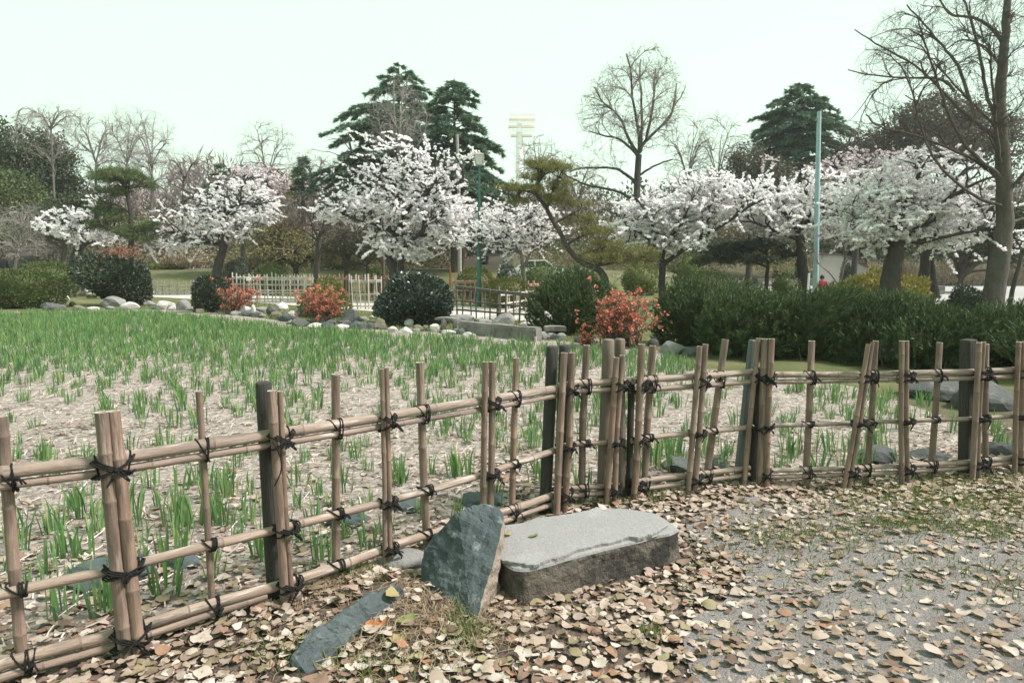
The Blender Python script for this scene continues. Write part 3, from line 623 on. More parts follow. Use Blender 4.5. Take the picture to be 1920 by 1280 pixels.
def in_view(P, margin=60):
    d = P - np.array((0, 0, H)); f = np.array((0, math.cos(PIT), -math.sin(PIT))); u = np.array((0, math.sin(PIT), math.cos(PIT)))
    zf = d @ f; px = CX + F * d[:, 0] / zf; py = CY - F * (d @ u) / zf
    return (zf > .1) & (px > -margin) & (px < 1920 + margin) & (py > -margin) & (py < 1280 + margin)

# ------------------------------------------------------------------ fallen leaves
def leaf_template(seed, few=False):
    rg = np.random.default_rng(seed); u = np.array((0, .3, .72, 1.0) if few else (0, .1, .32, .58, .82, 1.0)); w = np.array((.08, .5, .38, .03) if few else (.03, .30, .5, .46, .26, .015)) * rg.uniform(.7, 1.15)
    curl = rg.uniform(-1.2, 1.5); fold = rg.uniform(-.15, .35); twist = rg.uniform(-.5, .5); V = []
    for k in range(len(u)):
        s = (u[k] - .5)
        z0 = .5 * curl * s * s * .9; bend = twist * s
        for v in (-1, 0, 1):
            jag = 1 + rg.uniform(-.17, .14); ww = w[k] * jag * .72
            z = z0 + abs(v) * ww * fold + v * ww * bend + rg.normal(0, .045)
            V.append((s, v * ww, z))
    V = np.array(V); Fc = []
    for k in range(len(u) - 1):
        for j in range(2):
            a = k * 3 + j; Fc.append((a, a + 3, a + 4, a + 1))
    V[:, 2] -= V[:, 2].min(); return V, np.array(Fc)
LT = [leaf_template(100 + k) for k in range(10)]; LF = [leaf_template(100 + k, True) for k in range(10)]
def rotz_tilt(n, tilt):
    a = R.uniform(0, 2 * math.pi, n); th = np.abs(R.normal(0, tilt, n)); ph = R.uniform(0, 2 * math.pi, n)
    N = np.stack([np.sin(th) * np.cos(ph), np.sin(th) * np.sin(ph), np.cos(th)], -1)
    X0 = np.stack([np.cos(a), np.sin(a), 0 * a], -1); X = nrm(X0 - N * (X0 * N).sum(1, keepdims=True)); Y = np.cross(N, X)
    return np.stack([X, Y, N], -1)                     # columns
def inst(mb, tmpl, Rm, pos, scale, mi=0, smooth=True):
    V, f = tmpl; n = len(pos)
    if n == 0: return
    P = np.einsum('nij,kj->nki', Rm, V) * np.asarray(scale).reshape(-1, 1, 1) + pos[:, None]
    mb.add(P.reshape(-1, 3), (f[None] + (np.arange(n) * len(V))[:, None, None]).reshape(-1, f.shape[1]), mi, smooth)
def stones_mask(P):
    foot = np.array([gr(*q, 0)[:2] for q in ((787, 1106), (822, 1152), (884, 1186), (915, 1160), (938, 1120), (945, 1060), (810, 1060))])
    foot2 = np.array([gr(*q, .06)[:2] for q in ((761, 1110), (706, 1147), (624, 1217), (583, 1263), (545, 1268), (547, 1214), (635, 1149), (698, 1097), (758, 1094))])
    return inside(P, SLAB) | inside(P, foot) | inside(P, foot2)
N0 = 104000
P = np.c_[R.uniform(-4.5, 5.5, N0), R.uniform(1.7, 6.4, N0)]
fy = plan_y(P[:, 0]); front = P[:, 1] < fy + .02; behind = P[:, 1] - fy
gmask = 1.15 * np.exp(-(((P[:, 0] - 1.95) / .85) ** 2 + ((P[:, 1] - 3.3) / .5) ** 2)) + 1.1 * np.exp(-(((P[:, 0] - 2.5) / .95) ** 2 + ((P[:, 1] - 2.7) / .55) ** 2)) + .5 * np.exp(-(((P[:, 0] - 1.15) / .25) ** 2 + ((P[:, 1] - 4.1) / .25) ** 2))
mound = np.exp(-(((P[:, 0] + .42) / .33) ** 2 + ((P[:, 1] - 2.68) / .30) ** 2))
pn = nz(np.c_[P, P[:, 0] * 0], 2.1, 3) * .5 + .5
dn = np.where(front, np.clip(1.0 - .60 * np.clip(1.1 * gmask, 0, 1) - .72 * mound, .08, 1) * (.55 + .75 * pn), np.clip(.85 * np.exp(-np.maximum(behind, 0) / np.where(P[:, 0] < .2, .7, .3)) + .05, 0, 1) * (.3 + 1.1 * pn))
dn = dn * (1 - .2 * sstep(P[:, 0], 2.6, 4))
ge = np.interp(P[:, 1], [1.0, 2.2, 2.8, 3.9, 4.25], [.15, .45, 1.0, 1.1, 1.4]); dn = np.maximum(dn, np.where(front, .95 * np.exp(-((P[:, 0] - ge - .03) / .2) ** 2), 0))
keep = (R.random(N0) < dn * .60) & ~stones_mask(P)
P = P[keep]; n = len(P); z = terr(P[:, 0], P[:, 1]) + .006 + R.random(n) ** 2 * .026
P3 = np.c_[P, z]; vis = in_view(P3, 10); order = np.argsort(np.where(vis, np.linalg.norm(P3 - np.array((0, 0, H)), axis=1), 1e6))
P3 = P3[order]; Rm = rotz_tilt(n, .22); sc = np.clip(.042 * np.exp(R.normal(0, .33, n)), .018, .078); kind = R.integers(0, 10, n)
mb = MB()
for k in range(10):
    s_ = (kind == k) & (np.arange(n) >= 294); nr_ = s_ & (P3[:, 1] < 2.9); fr_ = s_ & ~nr_
    inst(mb, LT[k], Rm[nr_], P3[nr_], sc[nr_]); inst(mb, LF[k], Rm[fr_], P3[fr_], sc[fr_])
lo = mb.obj("fallen_leaves", M['leaflitter']); stuff(lo, "dry tan and brown fallen leaves spread over the ground by the fence", "leaves")
cls = list(LEAFCOL); pc = R.choice(5, 294, p=(.34, .30, .2, .09, .07))
LM = [[MB().add(v, f, 0, True).mesh("fallen_leaf", M[c_]) for v, f in LT] for c_ in cls]
def leaf_obj(me, p, Rmat, s, label, group):
    o = bpy.data.objects.new("fallen_leaf", me); COL.objects.link(o)
    o.matrix_basis = Matrix.Translation(Vector(p)) @ Matrix(Rmat.tolist()).to_4x4() @ Matrix.Scale(float(s), 4)
    return tag(o, label, "leaf", group)
GL = "dry fallen leaves lying nearest in front"
def project(p):
    d = np.asarray(p) - np.array((0, 0, H)); zf = d[1] * math.cos(PIT) - d[2] * math.sin(PIT); return CX + F * d[0] / zf, CY - F * (d[1] * math.sin(PIT) + d[2] * math.cos(PIT)) / zf
ZX = [(300, "under the stout left pair of uprights"), (545, "between the fence and the long low stone"), (800, "on the mound by the long low stone"), (960, "just below the standing stone"), (1250, "below the slab's left half"), (1500, "below the slab's right end"), (1720, "on the gravel's front edge"), (4000, "in the lower right corner")]
for k in range(294):
    q = project(P3[k]); zone = next(t for x, t in ZX if q[0] < x); row = "lowest row of the litter, " if q[1] > 1215 else ""
    leaf_obj(LM[pc[k]][kind[k]], P3[k], Rm[k], sc[k], cls[pc[k]] + " fallen leaf " + ("at the very bottom " if q[1] > 1210 else "") + zone, GL)
def special(px, py, dz, key, s, label, tilt=.25, tm=2, ang=None):
    p = gp(px, py, dz) if dz < .1 else gr(px, py, dz); v, f = LT[tm]; me = MB().add(v, f, 0, True).mesh("fallen_leaf", M[key]); leaf_obj(me, p, rotz_tilt(1, tilt)[0], s, label, None)
special(1002, 1004, ZT + .006, 'leaf_g', .055, "narrow green leaf lying in the middle of the pale slab", .1, 3)
special(952, 1001, ZT + .006, 'leaf_y', .045, "small yellowish leaf on the slab beside the standing stone's top", .1, 5)
special(734, 1140, .06, 'leaf_y', .078, "upright yellow green leaf leaning on the long low stone", .7, 1)
special(705, 1178, .02, 'leaf_o', .085, "orange brown leaf on the mound just below the yellow green leaf", .3, 0)
special(760, 1172, .02, 'leaf_g', .085, "dull green leaf on the mound left of the standing stone's foot", .4, 7)
special(745, 1205, .015, 'leaf_y', .08, "curled yellow leaf on the mound below the dull green leaf", .3, 8)
# straw, dead stems and leaves on the iris bed
n = 52000; P = np.c_[R.uniform(-17, 6, n), 2.2 + (R.random(n) ** 1.35) * 15]
ok = (P[:, 1] > plan_y(P[:, 0]) + .25) & (np.abs(P[:, 0]) < .8 * P[:, 1] + .6)
def edge_y(x): return np.interp(x, EDGE[:, 0], EDGE[:, 1])
ok &= P[:, 1] < edge_y(P[:, 0]); P = P[ok]; n = len(P)
a = R.uniform(0, 2 * math.pi, n); L_ = R.uniform(.02, .11, n) * np.where(R.random(n) < .08, 1.8, 1) ; s_ = np.linspace(-.5, .5, 4)
bend = R.normal(0, .09, n); hz = R.random(n) ** 3 * .05
pts = np.stack([P[:, 0:1] + np.cos(a)[:, None] * L_[:, None] * s_ - np.sin(a)[:, None] * (bend * L_)[:, None] * s_ ** 2 * 2,
                P[:, 1:2] + np.sin(a)[:, None] * L_[:, None] * s_ + np.cos(a)[:, None] * (bend * L_)[:, None] * s_ ** 2 * 2,
                terr(P[:, 0], P[:, 1])[:, None] + .012 + hz[:, None] * (s_ + .5) + 0 * s_], -1)
mb = MB(); wv = np.stack([-np.sin(a), np.cos(a), 0 * a], -1) * R.uniform(.0012, .0038, n)[:, None]
ring = np.stack([pts - wv[:, None], pts + wv[:, None] + np.array((0, 0, .003))], 2); idx = np.arange(n * 8).reshape(n, 4, 2)
mb.add(ring.reshape(-1, 3), np.stack([idx[:, :-1, 0], idx[:, :-1, 1], idx[:, 1:, 1], idx[:, 1:, 0]], -1).reshape(-1, 4))
ok2 = R.random(len(P)) < .22; B2 = P[ok2]; k2 = R.integers(0, 10, len(B2)); R2 = rotz_tilt(len(B2), .45); s2 = R.uniform(.018, .05, len(B2)); B3 = np.c_[B2, terr(B2[:, 0], B2[:, 1]) + .012]
fl = MB()
for k in range(10): inst(fl, LF[k], R2[k2 == k], B3[k2 == k], s2[k2 == k])
stuff(fl.obj("leaf_scraps", M['leaflitter']), "broken brown leaf scraps lying among the straw of the iris bed", "leaves")
stuff(mb.obj("straw", M['straw']), "pale dry straw lying over the iris bed", "straw")

# ------------------------------------------------------------------ iris plants
def iris_template(seed, few=False):
    rg = np.random.default_rng(seed); V = []; Fc = []; nb = rg.integers(11, 23); fan = rg.uniform(0, math.pi)
    for b in range(nb):
        t0 = rg.uniform(-1, 1); fa = fan + rg.normal(0, .5); lean = t0 * rg.uniform(.03, .20) + rg.normal(0, .05); lean2 = rg.normal(0, .07); h = rg.uniform(.5, 1.05) * (1 - .25 * abs(t0)); w = rg.uniform(.016, .028)
        d = np.array((math.cos(fa), math.sin(fa), 0)); e = np.array((-d[1], d[0], 0)); base = d * t0 * .24 + e * rg.normal(0, .10); cv = rg.uniform(.1, .75) if rg.random() < .3 else rg.uniform(0, .2)
        wd = nrm(d * 1 + e * rg.normal(0, .6)); s0 = len(V)
        for k, u in enumerate((0, .55, 1.0) if few else (0, .3, .6, .85, 1.0)):
            c = base + d * (math.sin(lean) * u * h + cv * np.sign(lean) * u ** 3 * h * .4) + e * lean2 * u * h + np.array((0, 0, h * (u - cv * .3 * u ** 3)))
            ww = w * ((.85, 1.1, .04) if few else (.75, 1, .95, .55, .04))[k]; V += [c - wd * ww, c + wd * ww]
        for k in range(2 if few else 4): Fc.append((s0 + 2 * k, s0 + 2 * k + 1, s0 + 2 * k + 3, s0 + 2 * k + 2))
    return np.array(V), np.array(Fc)
IT = [iris_template(500 + k) for k in range(16)]; IF = [iris_template(500 + k, True) for k in range(16)]
cand = []
n = 90000; P = np.c_[R.uniform(-19, 5.4, n), 2.4 + R.random(n) * 21]
fy = plan_y(P[:, 0]); ey = edge_y(P[:, 0])
ok = (P[:, 1] > fy + .30) & (P[:, 1] < ey * .915) & (np.abs(P[:, 0]) < .78 * P[:, 1] + .7); P = P[ok]
nn = nz(np.c_[P, P[:, 0] * 0], .75, 5) + .6 * nz(np.c_[P, P[:, 0] * 0], 2.2, 9)
dd = np.clip(.24 + 1.7 * nn, .01, 1) + .20 * sstep(P[:, 1], 6, 14); keep = R.random(len(P)) < dd; P = P[keep]
grid = {}; Q = []
for p in P:                                              # keep plants a little apart
    g = (int(math.floor(p[0] / .25)), int(math.floor(p[1] / .25))); md = .19 if p[1] < 6.5 else .19 if p[1] < 9.5 else .145 if p[1] < 13 else .12
    if any((p[0] - q[0]) ** 2 + (p[1] - q[1]) ** 2 < md * md for i in (-1, 0, 1) for j in (-1, 0, 1) for q in grid.get((g[0] + i, g[1] + j), ())): continue
    grid.setdefault(g, []).append(p); Q.append(p)
extra = [(95, 1075), (165, 1045), (240, 970), (870, 895), (745, 905), (645, 920), (430, 935), (560, 910), (1235, 880), (1255, 860), (1160, 850), (1000, 850), (1490, 850), (1560, 845), (1655, 850), (375, 985), (460, 980), (330, 990), (30, 1010), (1380, 800), (1600, 800), (1730, 760)]
Q = np.array(Q[:11000] + [gr(*q)[:2] for q in extra]); n = len(Q)
Q3 = np.c_[Q, terr(Q[:, 0], Q[:, 1]) + .005]; Q3[-2:, 2] -= 0
hs = R.uniform(.15, .27, n) * (1 + .18 * sstep(Q[:, 1], 6, 14)); hs[-len(extra):] = R.uniform(.22, .31, len(extra))
kd = R.integers(0, 16, n); Rm = rotz_tilt(n, .05); vis = in_view(Q3, 0); dist = np.linalg.norm(Q3 - np.array((0, 0, H)), axis=1)
near = np.argsort(np.where(vis, dist, 1e6))[:300]; isn = np.zeros(n, bool); isn[near] = True
mb = MB()
for k in range(16):
    s_ = (kd == k) & ~isn; inst(mb, IF[k], Rm[s_], Q3[s_], hs[s_])
stuff(mb.obj("iris_field", M['iris']), "field of short green iris shoots filling the bed beyond the nearest clumps", "iris plants")
IZ = [(190, "left of the stout pair of uprights"), (380, "right of the stout pair of uprights"), (510, "left of the dark round post"), (640, "right of the dark round post"), (800, "above the long low stone"), (960, "above the standing stone"), (1130, "around the dark post pair"), (1300, "before the round juniper"), (1420, "left of the triple uprights"), (1600, "right of the triple uprights"), (1720, "by the leaning uprights"), (4000, "toward the right edge")]
IM = [MB().add(v, f, 0, True).mesh("iris_plant", M['iris']) for v, f in IT]
for k in near:
    o = bpy.data.objects.new("iris_plant", IM[kd[k]]); COL.objects.link(o)
    o.matrix_basis = Matrix.Translation(Vector(Q3[k])) @ Matrix(Rm[k].tolist()).to_4x4() @ Matrix.Scale(float(hs[k]), 4)
    q = project(Q3[k]); zone = next(t for x, t in IZ if q[0] < x)
    tag(o, ("tall " if hs[k] > .27 else "short " if hs[k] < .21 else "") + "green iris clump " + ("close behind the fence " if dist[k] < 4.6 else "farther into the bed " if dist[k] < 6 else "well behind the fence ") + zone, "iris", "nearest iris clumps in the straw bed")

# ------------------------------------------------------------------ grass tufts, roots, pebbles
def blades(P, h, lean, wd, key, name, label, cat):
    n = len(P); D = nrm(np.c_[R.normal(0, lean, n), R.normal(0, lean, n), np.ones(n)])
    mb = MB(); cards(mb, P, D, h * R.uniform(.5, 1.2, n), wd, (np.array([(0, -.5, 0), (0, .5, 0), (.6, .3, .08), (1, 0, .28), (.6, -.3, .08)]), np.array([(0, 1, 2), (0, 2, 4), (4, 2, 3)])))
    return stuff(mb.obj(name, M[key]), label, cat)
G = []
for (px, py, sx, sy, n) in [(1700, 950, .4, .18, 1400), (1880, 950, .5, .35, 3200), (1690, 985, .12, .06, 500), (1830, 1000, .2, .1, 900), (1600, 1080, .4, .25, 700), (1450, 1015, .22, .14, 700), (1560, 1000, .25, .12, 500), (1780, 900, .5, .1, 900), (1215, 930, .12, .08, 350), (1355, 905, .12, .08, 320), (1225, 1195, .04, .03, 90), (880, 1195, .05, .05, 260), (870, 1150, .04, .08, 120), (560, 1225, .1, .06, 200), (660, 1075, .12, .06, 350), (1100, 950, .12, .03, 200), (1890, 1090, .2, .15, 300), (700, 1250, .08, .05, 120)]:
    c = gp(px, py); G.append(np.c_[R.normal(c[0], sx, n), R.normal(c[1], sy, n)])
G = np.vstack(G); G = G[~inside(G, SLAB)]; G = np.c_[G, terr(G[:, 0], G[:, 1])]
blades(G, .058, .5, .007, 'grass', "grass_tufts", "short green grass tufts between the fallen leaves", "grass")
n = 5200; x = R.uniform(-13, 2, n); y = np.interp(x, EDGE[:, 0], EDGE[:, 1]) + R.uniform(.1, 4.5, n); Gb = np.c_[x, y, terr(x, y)]
blades(Gb, .09, .5, .02, 'grass', "bank_grass", "green and straw coloured grass on the bank behind the edge stones", "grass")
n = 2200; c = np.array((-.40, 2.72)); P = np.c_[R.normal(c[0], .24, n), R.normal(c[1], .26, n)]; P = P[~stones_mask(P)]
P2 = np.vstack([P, np.c_[R.normal(0, .05, 260) + gr(960, 1090, .05)[0], R.normal(0, .06, 260) + gr(960, 1090, .05)[1]], np.c_[R.uniform(-.95, -.1, 900), np.zeros(900)]]); P2[-900:, 1] = plan_y(P2[-900:, 0]) + R.normal(-.02, .07, 900)
P2 = np.c_[P2, terr(P2[:, 0], P2[:, 1])]
n = len(P2); s_ = np.linspace(0, 1, 4); a = R.uniform(0, 6.28, n); L_ = R.uniform(.03, .10, n); cu = R.normal(0, .6, n)
pts = np.stack([P2[:, 0:1] + L_[:, None] * (np.cos(a)[:, None] * s_ - np.sin(a)[:, None] * cu[:, None] * s_ ** 2), P2[:, 1:2] + L_[:, None] * (np.sin(a)[:, None] * s_ + np.cos(a)[:, None] * cu[:, None] * s_ ** 2), P2[:, 2:3] + .004 + .035 * R.random(n)[:, None] * np.sin(s_ * 3.0)], -1)
mb = MB(); tubes(mb, pts, np.full((n, 4), .0011), 3); stuff(mb.obj("dead_roots", M['deadgrass']), "tangle of dry roots and dead grass on the mound by the stones", "dry grass")
n = 26000; P = np.c_[R.uniform(.6, 4.6, n), R.uniform(1.7, 4.3, n)]; gm = np.exp(-(((P[:, 0] - 2.1) / 1.1) ** 2 + ((P[:, 1] - 2.95) / .85) ** 2)); P = P[(R.random(n) < gm + .12) & ~inside(P, SLAB)]
n = len(P); V0 = np.array([(1, 0, 0), (-1, 0, 0), (0, 1, 0), (0, -1, 0), (.1, .05, .7)]); F0 = np.array([(0, 2, 4), (2, 1, 4), (1, 3, 4), (3, 0, 4)])
mb = MB(); inst(mb, (V0, F0), rotz_tilt(n, .4), np.c_[P, terr(P[:, 0], P[:, 1]) + .007], R.uniform(.002, .0085, n), smooth=False)
stuff(mb.obj("pebbles", M['pebble']), "small grey pebbles strewn over the gravel path", "pebbles")

# ------------------------------------------------------------------ trees
def smooth_line(P, k=4):
    P = np.asarray(P, float)
    if len(P) < 3: return interp_poly(P, 2 * k)
    Q = np.vstack([2 * P[0] - P[1], P, 2 * P[-1] - P[-2]]); out = []
    for i in range(1, len(Q) - 2):
        for t in np.linspace(0, 1, k, endpoint=False):
            a, b, c, d = Q[i - 1], Q[i], Q[i + 1], Q[i + 2]
            out.append(.5 * ((2 * b) + (c - a) * t + (2 * a - 5 * b + 4 * c - d) * t * t + (3 * b - a - 3 * c + d) * t ** 3))
    out.append(P[-1]); return np.array(out)
GROW = 1.14
def pads3(pads, Y):
    """(px, py, rx, ry[, depth radius px, nearer/farther px]) -> centres, radii, weights"""
    C, Rr, Wt = [], [], []
    for p in pads:
        px, py, rx, ry = p[:4]; rz = p[4] if len(p) > 4 else (rx + ry) / 2 * 1.1; dy = p[5] if len(p) > 5 else R.uniform(-.45, .45) * rz
        k = p[6] if len(p) > 6 else 1.0; s = Y / F
        C.append(at(px, py, Y) + np.array((0, dy * s, 0))); Rr.append((rx * s * GROW, rz * s * GROW, ry * s * GROW)); Wt.append(rx * ry * rz ** .5 * k)
    return np.array(C), np.array(Rr), np.array(Wt) / sum(Wt)
def sample_pads(pd, n, lo=0.0):
    C, Rr, Wt = pd; k = R.choice(len(C), n, p=Wt); r = (lo + (1 - lo) * R.random(n)) ** (1 / 2.4)
    return C[k] + rdir(n) * r[:, None] * Rr[k]
def attach(T, src, tan, pen=.9):
    out = np.empty(len(T), int)
    for i in range(0, len(T), 400):
        d = T[i:i + 400, None] - src[None]; L_ = np.linalg.norm(d, axis=2); c = (d * tan[None]).sum(2) / np.maximum(L_, 1e-6)
        out[i:i + 400] = np.argmin(L_ * (1 + pen * (1 - c)), axis=1)
    return out
def connect(P, T, Q, nseg, wob, lift=0.0, fwd=.45):
    L_ = np.linalg.norm(Q - P, axis=1)[:, None]; C = P + T * L_ * fwd + np.array((0, 0, lift)) * L_ + R.normal(0, .10, P.shape) * L_
    u = np.linspace(0, 1, nseg)[None, :, None]
    B = (1 - u) ** 2 * P[:, None] + 2 * u * (1 - u) * C[:, None] + u ** 2 * Q[:, None]
    w = R.normal(0, wob, B.shape) * L_[:, None] / nseg; w[:, 0] = 0; return B + np.cumsum(w, 1) * .6
class Tree:
    def __init__(s, name, label, cat, Y, limbs, bark, group=None, depth=.35):
        """limbs: list of (pixel polyline, start width px, end width px); the first is the trunk"""
        s.Y = Y; s.root = None; src = []; tan = []; rad = []; mb = MB()
        base = at(*limbs[0][0][0], Y); gz = float(terr(base[0], base[1]))
        for i, (pl, w0, w1) in enumerate(limbs):
            P = np.array([at(x, y, Y) for x, y in pl])
            if i == 0 and P[0, 2] > gz: P = np.vstack([[P[0] + np.array((0, 0, gz - .15 - P[0, 2]))], P])
            if i == 0 and P[0, 2] < gz - .3: P[0, 2] = gz - .15
            P = smooth_line(P, 5); n = len(P); u = np.linspace(0, 1, n); Ln = np.linalg.norm(P[-1] - P[0])
            if i > 0:
                P[:, 1] += R.choice([-1, 1]) * R.uniform(.3, 1) * depth * Ln * u ** 1.3
            sc = Y / F / 2; r = (w0 + (w1 - w0) * u ** .8) * sc
            if i == 0: r = r * (1 + .45 * np.exp(-u * 9)); P[1:-1] += R.normal(0, .02 * w0 * sc * 2, (n - 2, 3)) * np.array((1, 1, .2))
            else: P[1:-1] += R.normal(0, .012 * Ln / n * 4, (n - 2, 3))
            tubes(mb, P, r, 10 if i == 0 else 7, 0, True)
            T = nrm(np.gradient(P, axis=0)); k0 = int(n * .45) if i == 0 else 1
            src.append(P[k0:]); tan.append(T[k0:]); rad.append(r[k0:])
        s.root = thing(name, label, cat, (base[0], base[1], gz), group)
        mb.obj("trunk", bark, s.root); s.src = np.vstack(src); s.tan = np.vstack(tan); s.rad = np.concatenate(rad); s.tw = MB(); s.tips = None
    def level(s, T, r0, r1, nseg=6, sides=4, wob=.5, lift=.0, pen=.9, fwd=.45, keep=True):
        i = attach(T, s.src, s.tan, pen); P = s.src[i]; B = connect(P, s.tan[i], T, nseg, wob, lift, fwd)
        ra = np.minimum(r0, s.rad[i] * .85); rr = ra[:, None] + (r1 - ra[:, None]) * np.linspace(0, 1, nseg)[None]
        tubes(s.tw, B, rr, sides, 0, True)
        tg = nrm(np.gradient(B, axis=1))
        if keep: s.src = np.vstack([s.src, B[:, 1:].reshape(-1, 3)]); s.tan = np.vstack([s.tan, tg[:, 1:].reshape(-1, 3)]); s.rad = np.concatenate([s.rad, rr[:, 1:].ravel()])
        s.last = B; s.lt = tg; return B
    def fine(s, n, L_, r, spread=.9, nseg=3, pool=None):
        nseg = 2 if s.Y > 40 else nseg
        """short side twigs off the latest branches"""
        B = s.last if pool is None else pool; N, S, _ = B.shape; k = R.integers(0, N, n); j = R.integers(S // 3, S, n)
        P = B[k, j]; D = nrm(s.lt[k, j] + R.normal(0, spread, (n, 3)) * .8 + np.array((0, 0, .15))); l = L_ * R.uniform(.4, 1.2, n)[:, None]
        u = np.linspace(0, 1, nseg)[None, :, None]; side = R.normal(0, .18, (n, 1, 3))
        Q = P[:, None] + D[:, None] * l[:, None] * u + side * l[:, None] * u ** 2
        tubes(s.tw, Q, np.broadcast_to(np.linspace(r, r * .5, nseg), (n, nseg)), 3, 0, True); s.tipsQ = Q; return Q
    def wood(s, m, name="branches"): s.tw.obj(name, m, s.root)
    def leaves(s, P, m, L_, Wd, tmpl=LEAF, D=None, name="crown"):
        n = len(P); mb = MB(); cards(mb, P, rdir(n) if D is None else D, L_ * R.uniform(.7, 1.25, n), Wd * R.uniform(.7, 1.25, n), tmpl); mb.obj(name, m, s.root)
def cherry(label, Y, limbs, pads, n2, ncl, size=.060, bark='barkdark', per=4, clus=.066, m='blossom', name="cherry_tree", bare=0.0, group="cherry trees in white blossom"):
    t = Tree(name, label, "tree", Y, limbs, M[bark], group); pd = pads3(pads, Y); k = Y / F
    t.level(sample_pads(pd, max(12, n2 // 9)), 3.2 * k, 1.0 * k, 8, 5, .5, .03)
    t.level(sample_pads(pd, n2), 1.0 * k, .4 * k, 6, 4, .5, .02)
    B = t.level(sample_pads(pd, int(n2 * 2.2)), .42 * k, .2 * k, 4, 3, .45, .0, keep=False)
    Q = t.fine(int(n2 * 2.4), .75, .13 * k, 1.1, 2); Q[..., 2] = Q[:, :1, 2] + (Q[..., 2] - Q[:, :1, 2]) * .55
    S = t.fine(int(n2 * .2), 1.0, .34 * k, 1.0, 6); S[..., 2] = S[:, :1, 2] + (S[..., 2] - S[:, :1, 2]) * .7
    def along(B, m, p):
        N, S, _ = B.shape; sub = np.nonzero(R.random(N) < .6)[0]; kk = sub[R.integers(0, len(sub), m)]; u = R.uniform(.1, 1, m) ** p * (S - 1); j = np.minimum(u.astype(int), S - 2); f = (u - j)[:, None]
        return B[kk, j] * (1 - f) + B[kk, j + 1] * f
    c = np.vstack([along(B, int(ncl * 1.05), .7), along(Q, int(ncl * 1.25), .8), along(S, int(ncl * .3), .8)])
    P = np.repeat(c, per, 0) + rdir(len(c) * per) * (R.random(len(c) * per) ** .5)[:, None] * clus * R.uniform(.5, 1.15, (len(c), 1)).repeat(per, 0) * np.array((1, 1, .75))
    D = nrm(rdir(len(P)) * np.array((1, 1, .45))); n = len(P); cm = MB(); t.wood(M['barkdark'])
    cards(cm, P, D, size * R.uniform(.7, 1.25, n), size * R.uniform(.7, 1.25, n), PETAL, spin=R.normal(0, .75, n)); cm.obj("crown", M[m], t.root); return t

cherry("low cherry tree in white blossom at the far left with a dark stout trunk", 36, [([(146, 548), (143, 520), (139, 490), (147, 468), (152, 455)], 22, 15), ([(150, 464), (168, 452), (186, 440), (228, 426)], 8, 3), ([(148, 460), (130, 446), (105, 434), (70, 418)], 8, 3), ([(152, 458), (165, 425), (185, 390), (196, 362)], 7, 2)],
       [(120, 430, 42, 14), (165, 440, 46, 18), (215, 440, 36, 18), (150, 402, 40, 14), (187, 372, 22, 12), (80, 424, 30, 9), (232, 424, 36, 12), (115, 395, 26, 8), (185, 410, 45, 14)], 170, 1700, .065, clus=.09)
cherry("wide cherry tree in white blossom left of centre with a leaning grey trunk", 34, [([(408, 552), (405, 520), (411, 490), (420, 460), (421, 430), (416, 405)], 19, 11), ([(419, 460), (390, 456), (362, 457), (320, 452), (275, 458)], 7, 2.5), ([(418, 410), (436, 393), (455, 384), (490, 384), (520, 380)], 7, 2.5), ([(417, 408), (395, 390), (350, 362), (300, 340)], 7, 2), ([(440, 392), (452, 375), (455, 355), (470, 330)], 5, 2), ([(420, 432), (445, 432), (470, 425)], 5, 2)],
       [(420, 400, 62, 38), (468, 392, 44, 32), (345, 446, 66, 24), (296, 458, 36, 18), (440, 352, 46, 22), (494, 412, 28, 16), (330, 402, 46, 20, 40, 0, .6), (430, 432, 55, 22), (380, 372, 34, 20, 30, 0, .6), (465, 350, 40, 18), (500, 385, 25, 20), (380, 425, 50, 22)], 300, 3600)
cherry("tallest cherry tree in white blossom in the middle with dark arching limbs", 27, [([(738, 560), (737, 515), (730, 480), (737, 450), (752, 424), (762, 395), (776, 374)], 17, 11), ([(776, 376), (811, 362), (853, 352), (870, 326), (852, 290)], 9, 3), ([(773, 380), (773, 359), (755, 323), (739, 287), (709, 251), (690, 235)], 8, 2.5), ([(762, 400), (735, 350), (706, 316), (668, 290), (640, 280)], 7, 2), ([(750, 440), (795, 441), (860, 431), (916, 418), (942, 376)], 9, 2.5), ([(745, 440), (715, 425), (693, 418), (668, 412), (640, 395)], 9, 3), ([(755, 520), (752, 490), (765, 460), (790, 440)], 14, 6), ([(660, 287), (655, 265), (652, 250)], 4, 2), ([(862, 335), (890, 345), (935, 330)], 4, 1.5)],
       [(770, 305, 95, 40, 70, 0, .2), (700, 340, 46, 34, 50, 0, .4), (800, 335, 70, 36, 50, 0, .55), (690, 392, 66, 32), (760, 392, 68, 38), (830, 392, 66, 32), (790, 440, 98, 25), (720, 456, 42, 20), (850, 422, 66, 22), (900, 412, 42, 20), (640, 382, 42, 22), (760, 468, 42, 18), (690, 262, 50, 18, 40, 0, .12), (615, 268, 34, 14, 25, 0, .12), (880, 296, 24, 22, 30, 0, .15), (630, 312, 28, 18, 25, 0, .3), (745, 270, 40, 20, 35, 0, .15), (830, 295, 45, 22, 35, 0, .2), (620, 400, 36, 16), (935, 400, 30, 16), (775, 480, 30, 14)], 620, 6800, .058)
